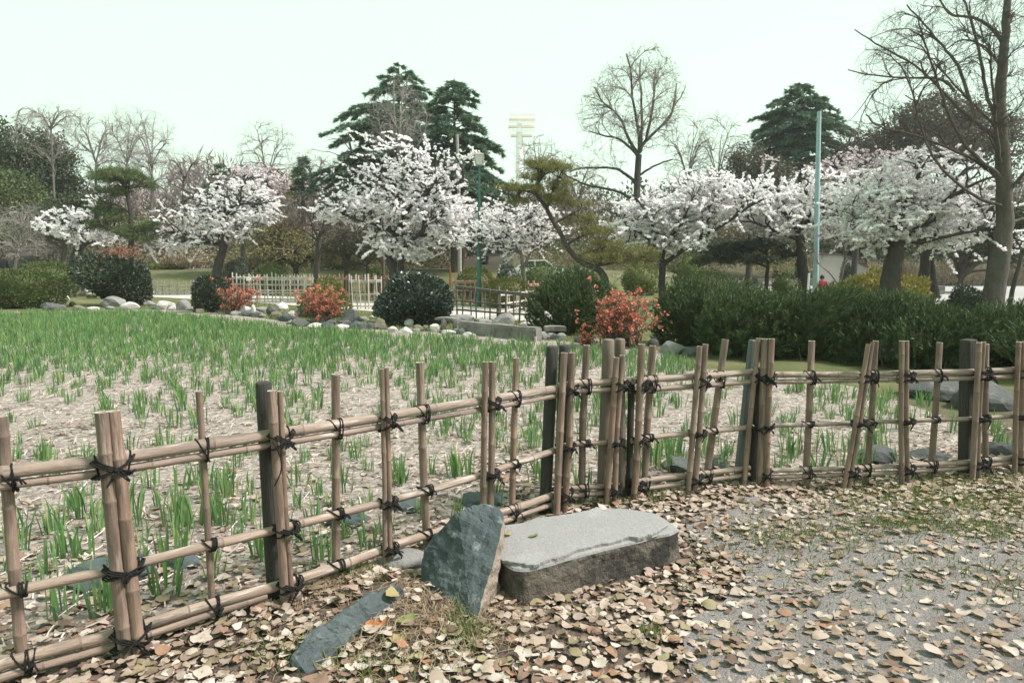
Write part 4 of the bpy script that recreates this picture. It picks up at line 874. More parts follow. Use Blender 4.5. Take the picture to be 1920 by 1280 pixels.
cherry("small cherry tree with a pale forked trunk and thin white blossom", 24, [([(984, 545), (982, 520), (980, 498), (977, 478), (968, 462)], 12, 5), ([(980, 500), (990, 485), (998, 470), (1015, 455)], 7, 2), ([(976, 476), (955, 462), (930, 455)], 5, 2), ([(972, 468), (975, 440), (985, 415)], 4, 1.5)],
       [(960, 442, 52, 26), (990, 422, 46, 24), (1020, 444, 26, 18), (938, 398, 28, 18), (1005, 400, 40, 18), (915, 430, 40, 18), (890, 445, 40, 16), (960, 470, 40, 14)], 200, 1700, .042, 'barkgrey', clus=.05)
cherry("spreading cherry tree in white blossom right of centre with a low forked dark trunk", 25, [([(1241, 562), (1241, 530), (1242, 503), (1243, 486)], 15, 11), ([(1242, 490), (1230, 466), (1222, 440), (1216, 413), (1197, 389), (1180, 370)], 9, 2.5), ([(1243, 496), (1273, 473), (1314, 444), (1355, 418), (1393, 389), (1420, 375)], 9, 3.5), ([(1242, 488), (1250, 455), (1275, 420), (1290, 380)], 7, 2), ([(1314, 444), (1330, 410), (1335, 370), (1320, 330)], 5, 1.5), ([(1228, 462), (1205, 440), (1180, 430)], 5, 2)],
       [(1220, 420, 56, 46), (1270, 392, 70, 40), (1330, 382, 56, 42), (1310, 430, 46, 26), (1252, 450, 46, 22), (1190, 440, 36, 22), (1392, 374, 40, 30), (1300, 342, 56, 22, 40, 0, .5), (1180, 400, 30, 25), (1360, 350, 50, 25, 40, 0, .6)], 460, 5800, .057)
cherry("cherry tree in white blossom just left of the pale blue pole", 26.5, [([(1508, 560), (1508, 530), (1504, 495), (1502, 462), (1498, 440)], 26, 15), ([(1500, 450), (1485, 446), (1457, 437), (1414, 420), (1385, 416)], 8, 2.5), ([(1499, 440), (1520, 405), (1545, 380), (1580, 360)], 8, 2.5), ([(1499, 440), (1480, 405), (1450, 375), (1420, 350)], 8, 2.5), ([(1500, 440), (1508, 400), (1520, 350), (1530, 320)], 7, 2)],
       [(1430, 372, 56, 38), (1480, 412, 56, 32), (1450, 432, 36, 22), (1520, 372, 56, 28), (1550, 422, 40, 22), (1540, 334, 56, 22, 40, 0, .5), (1400, 400, 46, 25), (1590, 380, 45, 28), (1585, 425, 40, 22)], 400, 4600, .058)
cherry("big cherry tree in white blossom on the right with a thick grey-brown trunk", 20, [([(1670, 590), (1668, 545), (1674, 500), (1680, 465), (1678, 440)], 48, 26), ([(1668, 462), (1652, 440), (1630, 422), (1600, 410)], 12, 3), ([(1680, 446), (1720, 425), (1750, 385), (1800, 350), (1850, 330)], 12, 3), ([(1677, 440), (1665, 400), (1640, 370), (1600, 340)], 11, 3), ([(1679, 440), (1690, 390), (1705, 340), (1720, 300)], 11, 2.5), ([(1684, 455), (1730, 452), (1780, 440), (1840, 430)], 10, 3)],
       [(1640, 392, 56, 36), (1690, 362, 66, 36), (1618, 432, 42, 26), (1672, 440, 48, 22), (1740, 402, 56, 36), (1790, 372, 56, 36), (1762, 450, 56, 16), (1832, 424, 38, 28), (1700, 314, 56, 26, 40, 0, .45), (1782, 296, 62, 26, 40, 0, .4), (1630, 466, 30, 12), (1850, 380, 40, 25, 30, 0, .6), (1600, 380, 40, 30)], 520, 6000, .05, 'bark', clus=.06)
cherry("cherry tree in white blossom with dark double trunk behind the right big one", 27, [([(1732, 570), (1732, 540), (1734, 505), (1738, 470), (1745, 440)], 26, 14), ([(1752, 560), (1752, 520), (1757, 480), (1770, 440)], 20, 9), ([(1740, 460), (1700, 440), (1665, 430)], 8, 3), ([(1765, 455), (1800, 440), (1850, 425), (1890, 415)], 8, 3)],
       [(1740, 432, 66, 26), (1806, 440, 56, 22), (1870, 420, 45, 25), (1905, 455, 35, 20), (1895, 480, 25, 10), (1760, 400, 60, 25)], 260, 2600, .057)
cherry("half bare pinkish cherry tree in bud behind the wide one on the left", 42, [([(486, 510), (484, 470), (480, 420), (482, 380)], 9, 5), ([(482, 390), (460, 350), (445, 325)], 4, 1.5), ([(482, 385), (500, 345), (520, 315)], 4, 1.5)], [(478, 335, 42, 24), (505, 350, 36, 22), (450, 345, 30, 20)], 160, 1300, .085, m='blossom_s', clus=.15)
cherry("sparse pink budding cherry tree on the right behind the pale blue pole", 33, [([(1600, 520), (1605, 470), (1610, 420), (1615, 370)], 14, 7), ([(1613, 385), (1650, 340), (1690, 300)], 6, 2), ([(1613, 385), (1580, 340), (1545, 310)], 6, 2), ([(1614, 375), (1618, 330), (1625, 290)], 5, 2)], [(1610, 320, 70, 30), (1560, 320, 45, 26), (1665, 310, 55, 30), (1440, 300, 20, 20, 20, 0, .2)], 260, 900, .07, m='blossom_s', clus=.1)

# bare trees
def bare(label, Y, limbs, pads, n2, key='twig', bark='bark', fine=0, fl=.35, thick=1.0, buds=0, budm=None, group=None, budsize=.06, name="bare_tree", lift=.08, pen=1.4):
    t = Tree(name, label, "tree", Y, limbs, M[bark], group); pd = pads3(pads, Y); k = Y / F * thick
    t.level(sample_pads(pd, max(8, n2 // 8), .2), 1.8 * k, .6 * k, 8, 5, .28, lift, pen)
    t.level(sample_pads(pd, int(n2 * 1.3), .2), .8 * k, .32 * k, 5, 3, .28, lift, pen)
    t.level(sample_pads(pd, int(n2 * 3.4), .25), .36 * k, .15 * k, 3 if Y > 40 else 4, 3, .3, lift, pen)
    if fine: t.fine(int(fine * 1.1), fl, .16 * k)
    t.wood(M[key])
    if buds:
        B = t.last; N, S, _ = B.shape; P = B[R.integers(0, N, buds), R.integers(1, S, buds)] + R.normal(0, .05, (buds, 3)); t.leaves(P, M[budm], budsize, budsize * .6, name="crown")
    return t
bare("big bare tree towering at the right edge with a thick leaning grey trunk", 19, [
    ([(1856, 596), (1862, 560), (1872, 500), (1884, 420), (1882, 330), (1876, 250), (1874, 190), (1880, 120), (1885, 60), (1890, -30)], 46, 11),
    ([(1884, 392), (1869, 385), (1816, 372), (1742, 324), (1694, 262), (1663, 188), (1630, 150)], 8, 2),
    ([(1883, 345), (1860, 324), (1803, 284), (1759, 227), (1729, 171), (1694, 101), (1670, 60)], 9, 2),
    ([(1878, 270), (1856, 245), (1816, 206), (1777, 153), (1738, 109), (1672, 61), (1640, 30)], 8.5, 2),
    ([(1830, 222), (1803, 122), (1785, 80), (1764, 35), (1738, -15)], 7, 2.5), ([(1790, 172), (1777, 153), (1755, 142), (1720, 140), (1650, 131), (1612, 118)], 6, 2),
    ([(1876, 230), (1856, 184), (1843, 88), (1830, 20), (1822, -30)], 8, 3), ([(1884, 360), (1895, 348), (1920, 306), (1950, 250)], 10, 4),
    ([(1875, 200), (1885, 110), (1900, 60), (1930, 10)], 12, 5), ([(1880, 80), (1862, 50), (1835, 28), (1800, 18), (1780, -20)], 8, 3),
    ([(1868, 330), (1825, 302), (1780, 285), (1700, 258), (1632, 245), (1600, 225)], 7, 2), ([(1884, 420), (1905, 415), (1940, 405)], 10, 5),
    ([(1876, 250), (1850, 210), (1812, 160), (1785, 110)], 6, 2.5), ([(1880, 130), (1850, 85), (1815, 70), (1790, 85)], 5, 2), ([(1882, 315), (1862, 285), (1838, 180), (1815, 110)], 8, 3)],
    [(1760, 150, 140, 110, 120), (1800, 60, 120, 80, 120), (1880, 150, 60, 150, 120), (1700, 250, 95, 60, 80), (1660, 130, 60, 50, 60), (1860, 300, 60, 80, 80), (1650, 225, 45, 30), (1720, 60, 60, 50)], 560, 'twig', 'barkplane', 5200, .36, .95)
bare("tall bare tree in the middle distance with a round crown against the sky", 45, [
    ([(1193, 500), (1194, 420), (1194, 376), (1195, 330), (1198, 290)], 15, 11), ([(1197, 296), (1187, 283), (1159, 262), (1132, 257), (1105, 250)], 7, 2), ([(1197, 290), (1180, 259), (1166, 217), (1135, 183), (1121, 150)], 7, 2),
    ([(1198, 288), (1197, 252), (1183, 183), (1180, 142), (1170, 110)], 7, 2), ([(1199, 285), (1205, 245), (1207, 183), (1207, 121), (1212, 95)], 7, 2), ([(1200, 285), (1207, 269), (1231, 245), (1259, 217), (1269, 185), (1275, 150)], 8, 2),
    ([(1212, 262), (1228, 183), (1233, 142), (1240, 115)], 6, 2), ([(1194, 350), (1188, 338), (1170, 324), (1149, 314), (1090, 314), (1070, 320)], 8, 2.5), ([(1194, 378), (1183, 372), (1159, 358), (1104, 345), (1073, 331), (1060, 322)], 7, 2.5), ([(1196, 330), (1230, 310), (1260, 300)], 5, 2)],
    [(1190, 185, 78, 64, 70), (1207, 122, 40, 30, 40), (1115, 215, 34, 38, 40), (1258, 200, 26, 44, 36), (1115, 300, 58, 34, 50, 0, .5), (1210, 240, 56, 36, 50), (1140, 160, 26, 30, 30), (1242, 145, 24, 26, 30)], 400, 'twigpale', 'bark', 3600, .5, .8, 2600, 'olivewood', budsize=.085)
bare("small bare tree with a straight dark trunk before the slatted fence left of the middle", 29, [([(592, 540), (593, 515), (597, 470), (598, 445)], 13, 9), ([(598, 455), (580, 440), (560, 430), (525, 412)], 5, 1.5), ([(597, 447), (585, 415), (578, 380)], 5, 1.5), ([(598, 447), (612, 410), (625, 385)], 6, 1.5), ([(598, 470), (620, 455), (648, 440)], 4, 1.5)],
     [(590, 402, 58, 34), (545, 410, 36, 20), (630, 420, 36, 24)], 150, 'twig', 'bark', 600, .25)
bare("pale upright bare tree with many vertical stems before the tall cedars", 33, [([(748, 480), (748, 400), (748, 330), (749, 262)], 8, 6), ([(748, 270), (738, 220), (734, 160), (733, 140)], 5, 2), ([(749, 266), (750, 200), (752, 150)], 5, 2), ([(749, 264), (760, 220), (766, 150)], 4, 1.5), ([(749, 268), (772, 225), (780, 185)], 4, 1.5), ([(748, 300), (715, 250), (700, 190)], 4, 1.5), ([(748, 320), (790, 260), (800, 215)], 4, 1.5)],
     [(752, 205, 32, 58), (710, 222, 22, 40), (785, 225, 22, 35), (745, 265, 45, 30)], 170, 'twigpale', 'barkgrey', 900, .3, 1.0, lift=.2, pen=1.6)
BL = [(95, 235, 200, 62, 'twigpale', "bare tree with a pale leaning trunk over the dark evergreens at the far left"), (180, 300, 215, 52, 'twigpale', "tall grey bare tree second from the left edge against the sky"), (238, 300, 212, 42, 'twigpale', "narrow pale bare tree with upright twigs left of the wide blossoming cherry"),
      (285, 310, 212, 46, 'twigpale', "thin bare tree with a slanting trunk reaching above its neighbours on the left"), (345, 330, 285, 42, 'twigpink', "low reddish bare tree left of the wide blossoming cherry"), (500, 330, 232, 52, 'twigpale', "hazy bare tree above the pink budding cherry"),
      (590, 340, 290, 48, 'twigpink', "brownish bare tree left of the tallest cherry"), (560, 370, 320, 40, 'twigpink', "low brownish bare tree above the yellowish shrubs"), (1010, 330, 262, 46, 'twigpale', "bare tree right behind the stadium light tower's foot"), (1085, 370, 300, 52, 'twigpink', "reddish twiggy bare tree left of the tall round crowned one"),
      (1290, 330, 215, 48, 'twigpale', "pale bare tree right of the tall round crowned one"), (1345, 330, 222, 46, 'twigpale', "thin bare tree between the round crowned one and the right cedar"), (1420, 330, 250, 52, 'twigpink', "brown bare tree left below the right cedar"), (1590, 330, 235, 56, 'twig', "dark bare tree right of the pale blue pole"),
      (40, 430, 385, 48, 'twigpale', "small grey bare tree low at the left edge"), (1680, 320, 215, 55, 'twig', "brown bare tree before the rounded grey evergreen on the right")]
for q, (cx, my, ty, hw, key, lab) in enumerate(BL):
    Y = 50 + (q * 7) % 13 if cx not in (40,) else 40; by = 492 if cx != 40 else 500
    h = my - ty; lean = R.uniform(-.25, .25) * hw
    lim = [([(cx - lean, by), (cx - lean * .5, my + .5 * (by - my)), (cx, my)], 5.5, 3.2)]
    for j in range(5):
        a = R.uniform(-.95, .95); lim.append(([(cx, my + 8), (cx + a * hw * .45, my - h * .45), (cx + a * hw * .9, ty + h * .12 + abs(a) * h * .4)], 2.6, 1.0))
    bare(lab, Y, lim, [(cx, (my + ty) / 2, hw * .95, h * .52), (cx - hw * .4, my - h * .25, hw * .55, h * .4), (cx + hw * .45, my - h * .3, hw * .5, h * .4), (cx, my + 20, hw, 36)], 105, key, 'barkgrey' if key == 'twigpale' else 'bark', 1100, .5, 1.0, lift=.12)
bare("low many stemmed dark shrub tree behind the tallest cherry's trunk", 35, [([(690, 512), (688, 498), (690, 488)], 6, 4), ([(690, 495), (670, 478), (655, 460)], 4, 2), ([(690, 495), (705, 475), (720, 455)], 4, 2), ([(690, 492), (688, 470), (682, 450)], 4, 2), ([(690, 498), (660, 490), (645, 478)], 4, 2)], [(688, 448, 56, 24), (660, 460, 36, 16), (720, 455, 26, 18)], 170, 'twig', 'barkdark', 1000, .3, 1.2, 2500, 'greyolive', budsize=.16)
bare("low dark leafless tree by the pale wall on the right", 23, [([(1574, 540), (1578, 515), (1585, 480), (1580, 455)], 6, 4), ([(1582, 470), (1560, 445), (1540, 425)], 3.5, 1.5), ([(1584, 478), (1605, 455), (1620, 440)], 3.5, 1.5), ([(1574, 540), (1560, 515), (1545, 500)], 3, 1.2)], [(1565, 440, 46, 20), (1600, 450, 30, 18), (1535, 470, 30, 20)], 80, 'twigpale', 'barkgrey', 300, .2)

# pines with pads of needles
def pine(label, Y, limbs, pads, key, n, L_=.16, bark='bark', name="pine_tree", wood=40):
    t = Tree(name, label, "tree", Y, limbs, M[bark], None, .15); pd = pads3([(*p[:4], p[2] * .9) for p in pads], Y); k = Y / F
    t.level(sample_pads(pd, wood), 2.6 * k, .9 * k, 7, 5, .7, .0); t.level(sample_pads(pd, wood * 5), 1.0 * k, .4 * k, 5, 3, .5, .0); t.wood(M[bark])
    C, Rr, Wt = pd; nb = n // 14; i = R.choice(len(C), nb, p=Wt); d = rdir(nb); d[:, 2] = np.where(R.random(nb) < .72, np.abs(d[:, 2]), d[:, 2] * .6)
    cc = C[i] + d * (R.uniform(.35, 1.08, nb) ** .7)[:, None] * Rr[i]                 # tuft groups on the pads
    P = np.repeat(cc, 14, 0) + R.normal(0, L_ * .75, (nb * 14, 3)) * np.array((1, 1, .55)); D = nrm(rdir(len(P)) * .8 + np.array((0, 0, .7)))
    mb = MB(); cards(mb, P, D, L_ * R.uniform(.7, 1.2, len(P)), L_ * .9, TUFT); mb.obj("crown", M[key], t.root); return t
pine("dark green layered pine standing behind the left cherry trees", 33, [([(247, 530), (246, 470), (246, 430), (245, 400), (236, 352), (226, 335)], 12, 6), ([(244, 400), (220, 385), (200, 380)], 5, 2), ([(245, 430), (270, 420), (290, 415)], 5, 2), ([(246, 445), (215, 435), (190, 420)], 5, 2), ([(236, 355), (260, 350), (280, 352)], 4, 2)],
     [(222, 338, 52, 14), (225, 328, 36, 10), (272, 350, 22, 8), (205, 362, 30, 10), (196, 400, 24, 14), (215, 415, 30, 13), (242, 436, 46, 12), (278, 424, 20, 9), (190, 425, 24, 10), (270, 450, 25, 8)], 'pine', 6200)
pine("olive yellow pine with a long curved leaning trunk right of the green lamp post", 22, [([(1135, 530), (1122, 506), (1091, 492), (1067, 468), (1053, 441), (1036, 413), (1022, 386), (1005, 362), (1010, 340)], 14, 6), ([(1026, 392), (1035, 360), (1049, 331), (1056, 318)], 5, 2), ([(1062, 460), (1085, 445), (1105, 438)], 5, 2), ([(1040, 420), (1065, 405), (1085, 395)], 4, 2), ([(1008, 365), (985, 358), (958, 354)], 4, 2), ([(1110, 500), (1150, 492), (1200, 480)], 6, 2.5), ([(1080, 482), (1110, 470), (1130, 465)], 4, 2)],
     [(1022, 312, 34, 12), (1040, 320, 34, 10), (955, 354, 22, 8), (985, 358, 32, 10), (1056, 352, 28, 12), (1044, 374, 36, 11), (1086, 386, 26, 7), (1112, 438, 30, 12), (1090, 412, 26, 9), (1135, 463, 32, 10), (1126, 484, 46, 11), (1198, 478, 32, 13), (1215, 486, 22, 10), (968, 380, 22, 10), (1000, 335, 22, 10), (1165, 490, 30, 10)], 'pineolive', 6800, .11)
pine("dark low pine with flat spreading layers behind the long juniper", 27, [([(1436, 550), (1438, 515), (1440, 490), (1436, 468)], 9, 5), ([(1439, 500), (1400, 488), (1350, 482)], 5, 2), ([(1439, 492), (1475, 482), (1500, 476)], 5, 2), ([(1437, 475), (1410, 462), (1380, 460)], 4, 2)],
     [(1350, 474, 42, 10), (1420, 464, 48, 11), (1400, 490, 56, 8), (1472, 478, 28, 9), (1335, 494, 34, 9), (1380, 470, 36, 9)], 'darkbush', 4200, .13)
pine("low pine at the left edge behind the clipped hedges", 41, [([(8, 515), (10, 480), (8, 455)], 8, 5), ([(9, 470), (25, 455)], 4, 2)], [(8, 446, 32, 12), (22, 452, 18, 8), (-20, 450, 30, 12)], 'pine', 1500)

# cedars: whorls of drooping branches hung with sprays
def cedar(label, Y, cx, prof, by, key='cedar', n=130, name="cedar_tree", lean=0):
    """prof: (photo y, half width px) from the tip down"""
    top = at(cx + lean, prof[0][0], Y); bot = at(cx, by, Y); gz = float(terr(bot[0], bot[1])); s = Y / F
    root = thing(name, label, "tree", (bot[0], bot[1], gz)); mb = MB()
    P = np.linspace((bot[0], bot[1], gz - .2), top, 12); tubes(mb, P, np.linspace(8 * s, .6 * s, 12), 8); 
    ys = np.array([p[0] for p in prof]); ws = np.array([p[1] for p in prof]); tw = MB(); CP = []; CD = []
    u = np.sort(R.random(n)) ** .85; yy = ys[0] + 2 + (ys[-1] - ys[0] - 4) * u
    for y in yy:
        w = np.interp(y, ys, ws) * s * R.uniform(.85, 1.45); a = R.uniform(0, 6.283); z = at(cx, y, Y)[2] + R.uniform(0, .12) * w; f = (z - gz) / (top[2] - gz); x0 = bot + (top - bot) * f
        d = np.array((math.cos(a), math.sin(a), 0)); t = np.linspace(0, 1, 8)
        B = np.array((x0[0], x0[1], z)) + d * w * t[:, None] + np.array((0, 0, 1.0)) * (w * (.30 * t - .42 * t ** 2.2))[:, None] + np.cumsum(R.normal(0, .02 * w, (8, 3)), 0)
        tubes(tw, B, np.linspace(max(.9 * s, .02 * w), .3 * s, 8), 4)
        m = max(int(w * 38), 22); k = R.uniform(.22, 1, m) ** .75 * 7; j = np.minimum(k.astype(int), 6); g = (k - j)[:, None]
        side = np.cross(d, (0, 0, 1.0)); sw = R.normal(0, 1, m) * .13 * w * (1.15 - k / 7)
        CP.append(B[j] * (1 - g) + B[j + 1] * g + side * sw[:, None] + np.array((0, 0, -.03))); CD.append(nrm(d * R.uniform(.3, 1.1, (m, 1)) + side * R.normal(0, .6, (m, 1)) + np.array((0, 0, 1.0)) * R.uniform(-.75, .22, (m, 1))))
    mb.obj("trunk", M['bark'], root); tw.obj("branches", M['twig'], root); CP = np.vstack(CP); CD = np.vstack(CD); n = len(CP)
    c = MB(); cards(c, CP, CD, .46 * R.uniform(.6, 1.3, n), .17, SPRAY); c.obj("crown", M[key], root); return root
cedar("tallest dark cedar in the middle rising behind the tallest cherry", 48, 748, [(120, 4), (140, 22), (160, 44), (185, 48), (210, 70), (250, 92), (300, 105), (340, 110), (400, 100)], 495, n=190)
cedar("second dark green cedar with drooping branch tips right of the tallest one", 44, 852, [(148, 3), (165, 18), (190, 34), (215, 38), (250, 50), (290, 66), (330, 76), (370, 82), (410, 74)], 495, n=190)
cedar("dark green cedar left of the pale blue pole on the right", 54, 1500, [(154, 3), (170, 18), (190, 36), (210, 54), (235, 66), (260, 62), (285, 58), (330, 60)], 480, n=150)
cedar("shorter cedar joined to the left side of the right hand cedar", 55, 1458, [(184, 3), (200, 16), (220, 24), (250, 30), (300, 36)], 480, n=60)
cedar("small dark conifer tip above the wide blossoming cherry", 50, 420, [(300, 2), (318, 12), (340, 22), (370, 28), (400, 30)], 490, n=60)
cedar("small dark conifer left of the tallest cherry", 52, 568, [(290, 2), (310, 10), (335, 18), (370, 22)], 490, n=40)

# broadleaf evergreens
def evergreen(label, Y, trunk, pads, key, n, L_=.22, name="evergreen_tree", group=None, clus=16):
    t = Tree(name, label, "tree", Y, [(trunk, 12, 7)], M['bark'], group); pd = pads3([(*p[:4], p[2] * .8) for p in pads], Y); k = Y / F
    t.level(sample_pads(pd, 40), 3 * k, 1.0 * k, 7, 5, .4, .05); t.level(sample_pads(pd, 130), 1.0 * k, .4 * k, 4, 3, .4, .05); t.wood(M['twig'])
    C, Rr, Wt = pd; nb = n // clus; i = R.choice(len(C), nb, p=Wt); cc = C[i] + rdir(nb) * (R.uniform(.25, 1.05, nb) ** .55)[:, None] * Rr[i]
    P = np.repeat(cc, clus, 0) + R.normal(0, L_ * 1.15, (nb * clus, 3)) * np.array((1, 1, .7)); t.leaves(P, M[key], L_, L_ * .6, LEAF, nrm(rdir(len(P)) + np.array((0, 0, .4)))); return t
evergreen("rounded dark evergreen tree at the far left edge against the sky", 54, [(10, 490), (12, 430), (15, 340)], [(5, 275, 52, 44), (40, 300, 46, 50), (-40, 300, 50, 60), (10, 340, 60, 40)], 'evergreen', 11000, .26)
evergreen("dark evergreen tree sloping down behind the pale leaning bare tree", 56, [(95, 490), (98, 430), (95, 350)], [(85, 290, 36, 40), (110, 315, 30, 40), (90, 360, 46, 40), (135, 370, 26, 40)], 'evergreen', 9000, .26)
evergreen("greener round evergreen low on the left in front of the dark ones", 49, [(30, 490), (32, 450), (30, 400)], [(28, 360, 40, 34), (50, 390, 40, 30), (0, 400, 40, 36), (40, 420, 46, 20)], 'pine', 8000, .22)
evergreen("dark evergreen behind the layered pine on the left", 47, [(120, 490), (122, 450), (125, 420)], [(120, 405, 40, 26), (150, 400, 30, 28), (95, 425, 36, 22), (170, 385, 30, 24)], 'evergreen', 6000, .22)
evergreen("broad rounded grey olive evergreen on the right behind the big bare tree", 52, [(1770, 490), (1772, 420), (1770, 330)], [(1775, 212, 66, 36), (1720, 240, 52, 36), (1840, 245, 56, 44), (1770, 270, 100, 34), (1900, 270, 50, 40), (1680, 270, 40, 26)], 'greyolive', 15000, .24)
evergreen("lower grey evergreen left of the broad rounded one on the right", 53, [(1620, 490), (1622, 420), (1625, 340)], [(1635, 282, 44, 30), (1600, 300, 36, 26), (1660, 310, 46, 30), (1570, 315, 36, 26)], 'greyolive', 7000, .24)
evergreen("brownish evergreen below the right cedar", 48, [(1405, 490), (1408, 420), (1410, 370)], [(1400, 318, 36, 34), (1440, 330, 40, 28), (1390, 350, 36, 24)], 'greyolive', 5000, .22)
evergreen("dark evergreen tree standing in shade behind the double trunked cherry", 36, [(1800, 540), (1802, 510), (1800, 470)], [(1770, 448, 60, 26), (1840, 440, 66, 34), (1900, 430, 50, 40), (1690, 455, 50, 18), (1890, 470, 40, 22)], 'evergreen', 9000, .2)
evergreen("dark evergreen with a very thick black trunk beside the big bare tree", 25, [(1852, 580), (1853, 530), (1858, 470), (1862, 420)], [(1840, 430, 36, 22), (1880, 420, 40, 26), (1860, 400, 36, 22)], 'evergreen', 4000, .14)
evergreen("dark evergreen tree above the pale wall right of the blue pole", 40, [(1580, 520), (1582, 490), (1585, 470)], [(1560, 455, 36, 22), (1600, 460, 36, 18), (1640, 462, 40, 18)], 'evergreen', 4500, .18)
evergreen("olive leafed young tree between the small bare tree and the wide cherry", 40, [(525, 510), (526, 480), (528, 460)], [(520, 440, 38, 28), (550, 455, 36, 24), (490, 450, 26, 24), (540, 420, 26, 18)], 'olivewood', 3200, .15)
evergreen("yellowish shrub tree behind the small bare tree", 39, [(555, 515), (555, 500), (556, 480)], [(550, 475, 50, 18), (600, 480, 40, 16), (500, 480, 36, 16), (640, 470, 30, 18)], 'olivewood', 3600, .14)
evergreen("dark shrub tree left of the tallest cherry's trunk", 37, [(650, 515), (652, 490), (655, 470)], [(650, 450, 36, 22), (690, 460, 36, 18), (620, 460, 30, 16)], 'greyolive', 3400, .14)
evergreen("dark clump of evergreen foliage beneath the second cedar above the stairs", 50, [(880, 470), (880, 450), (882, 430)], [(890, 425, 52, 30), (930, 450, 40, 16), (860, 440, 36, 24), (960, 440, 30, 20)], 'evergreen', 5000, .22)
evergreen("young tree with yellow leaves behind the pink budding cherry", 43, [(455, 500), (457, 460), (460, 400)], [(520, 362, 24, 30), (528, 345, 16, 24), (500, 390, 30, 16)], 'yellowshrub', 700, .12)

# ------------------------------------------------------------------ bushes
def shell(n, rad, ex=2.0, lumps=10, lump=.16, lo=.8, seed=0):
    rg = np.random.default_rng(seed + 77); d = rdir(n); r = (np.abs(d) ** ex).sum(1) ** (-1 / ex); L_ = nrm(rg.normal(size=(lumps, 3)))
    b = 1 + lump * (np.exp((d @ L_.T - 1) * 9).sum(1) - .5) - lump * .5; k = R.random(n) ** .6
    return d * (r * b * (lo + (1.03 - lo) * k))[:, None] * np.asarray(rad), d
def bush(name, label, px, py_top, py_base, rx, Y, key, n, L_, Wd=None, ex=2.0, lump=.16, cat="bush", tmpl=LEAF, outward=.7, up=.3, depth=None, core=True, lo=.75, group=None, stems=0, gz=None, cut=-.15):
    b = at(px, py_base, Y); z0 = float(terr(b[0], b[1])) if gz is None else gz; s = Y / F; hgt = at(px, py_top, Y)[2] - z0
    root = thing(name, label, cat, (b[0], b[1], z0), group); rz = hgt * .56; cz = z0 + hgt - rz; rad = np.array((rx * s, (depth or rx * .8) * s, rz)); c0 = np.array((b[0], b[1], cz))
    sd_ = int(abs(px) * 7 + py_top); P, d = shell(n, rad, ex, 12, lump, lo, sd_); P[:, 2] *= np.where(P[:, 2] > 0, (hgt - .03 - (cz - z0)) / P[:, 2].max(), 1); keep = (P[:, 2] + cz > z0 + .02); P = P[keep] + c0; d = d[keep]
    D = nrm(d * outward + rdir(len(P)) * .75 + np.array((0, 0, up)))
    mb = MB(); cards(mb, P, D, L_ * R.uniform(.65, 1.3, len(P)), (Wd or L_ * .55) * R.uniform(.7, 1.2, len(P)), tmpl)
    st = MB(); ns = stems or 26; e, _ = shell(ns, rad * .92, ex, 12, lump, .9, sd_); e = e[e[:, 2] > -rz * .3] + c0
    if len(e):
        q = np.array((b[0], b[1], z0 - .03)) + np.c_[R.normal(0, rx * s * .18, (len(e), 2)), np.zeros(len(e))]
        tubes(st, connect(q, np.tile((0, 0, 1.0), (len(e), 1)), e, 6, .4), np.linspace(.016, .005, 6) * (Y / 18) ** .5, 4)
    if core:
        V, Fc = ICO[3]; r = (np.abs(V) ** ex).sum(1) ** (-1 / ex); V2 = V * (r * (.72 + .1 * nz(V, 2.5, sd_ % 9)))[:, None] * rad; V2[:, 2] = np.maximum(V2[:, 2] + cz, z0 - .05) - cz; mb.add(V2 + c0, Fc, 0, True)
    mb.obj("crown", M[key], root); st.obj("stems", M['twig'], root); return root, c0, rad
B = bush
B("clipped_hedge", "large clipped box hedge bush at the left edge behind the iris field", 36, 503, 577, 74, 23.6, 'hedge', 9000, .09, ex=3.6, lump=.07, cat="hedge", depth=50)
B("clipped_hedge", "long low clipped hedge behind the large one at the left edge", 88, 489, 535, 56, 31, 'hedge', 4500, .10, ex=3.0, lump=.06, cat="hedge", depth=30)
B("clipped_hedge", "small clipped hedge mound right of the long low hedge and left of the trunk", 118, 499, 535, 26, 39, 'hedge', 2200, .09, ex=2.6, lump=.06, cat="hedge")
B("bush", "loose light green bush between the dark trunk and the large dark round bush", 170, 490, 530, 30, 39, 'hedgelight', 2400, .09)
r_, c_, _ = B("bush", "large dark round bush with a reddish top standing before the layered pine", 232, 472, 560, 60, 25, 'darkbush', 8500, .12, ex=2.0, lump=.26, stems=20)
mb = MB(); P = at(228, 474, 25) + R.normal(0, 1, (500, 3)) * np.array((.36, .36, .13)); cards(mb, P, nrm(rdir(500) + np.array((0, 0, .8))), .10, .05); mb.obj("young_shoots", M['redtwig'], r_)["kind"] = "stuff"
B("bush", "two tiered clipped yellow green bush left of the leaning cherry trunk", 312, 493, 530, 32, 46, 'hedgelight', 2600, .09, ex=2.6, lump=.08)
B("bush", "low olive bush behind the slatted fence under the wide cherry", 300, 485, 520, 24, 48, 'hedge', 1500, .09)
B("bush", "grey green rounded bush right of the leaning cherry trunk", 440, 486, 515, 22, 35, 'darkbush', 1800, .09)
B("bush", "dark green bush above the grey green rounded one", 455, 481, 505, 18, 38, 'darkbush', 1200, .09)
B("bush", "yellow green low bush right at the foot of the leaning cherry trunk", 442, 504, 528, 26, 36, 'hedgelight', 1600, .08)
B("clipped_bush", "dark narrow clipped bush left of the left red flowering bush", 398, 516, 586, 31, 21.5, 'darkbush', 5000, .08, ex=2.8, lump=.1)
B("bush", "olive green bush behind the middle red flowering bush", 610, 518, 582, 46, 19.5, 'hedgelight', 4200, .08, lump=.2)
B("camellia_bush", "big glossy dark green rounded bush in the middle before the tallest cherry", 786, 509, 604, 76, 17.2, 'camellia', 13000, .085, .05, ex=2.2, lump=.2, depth=66, lo=.66)
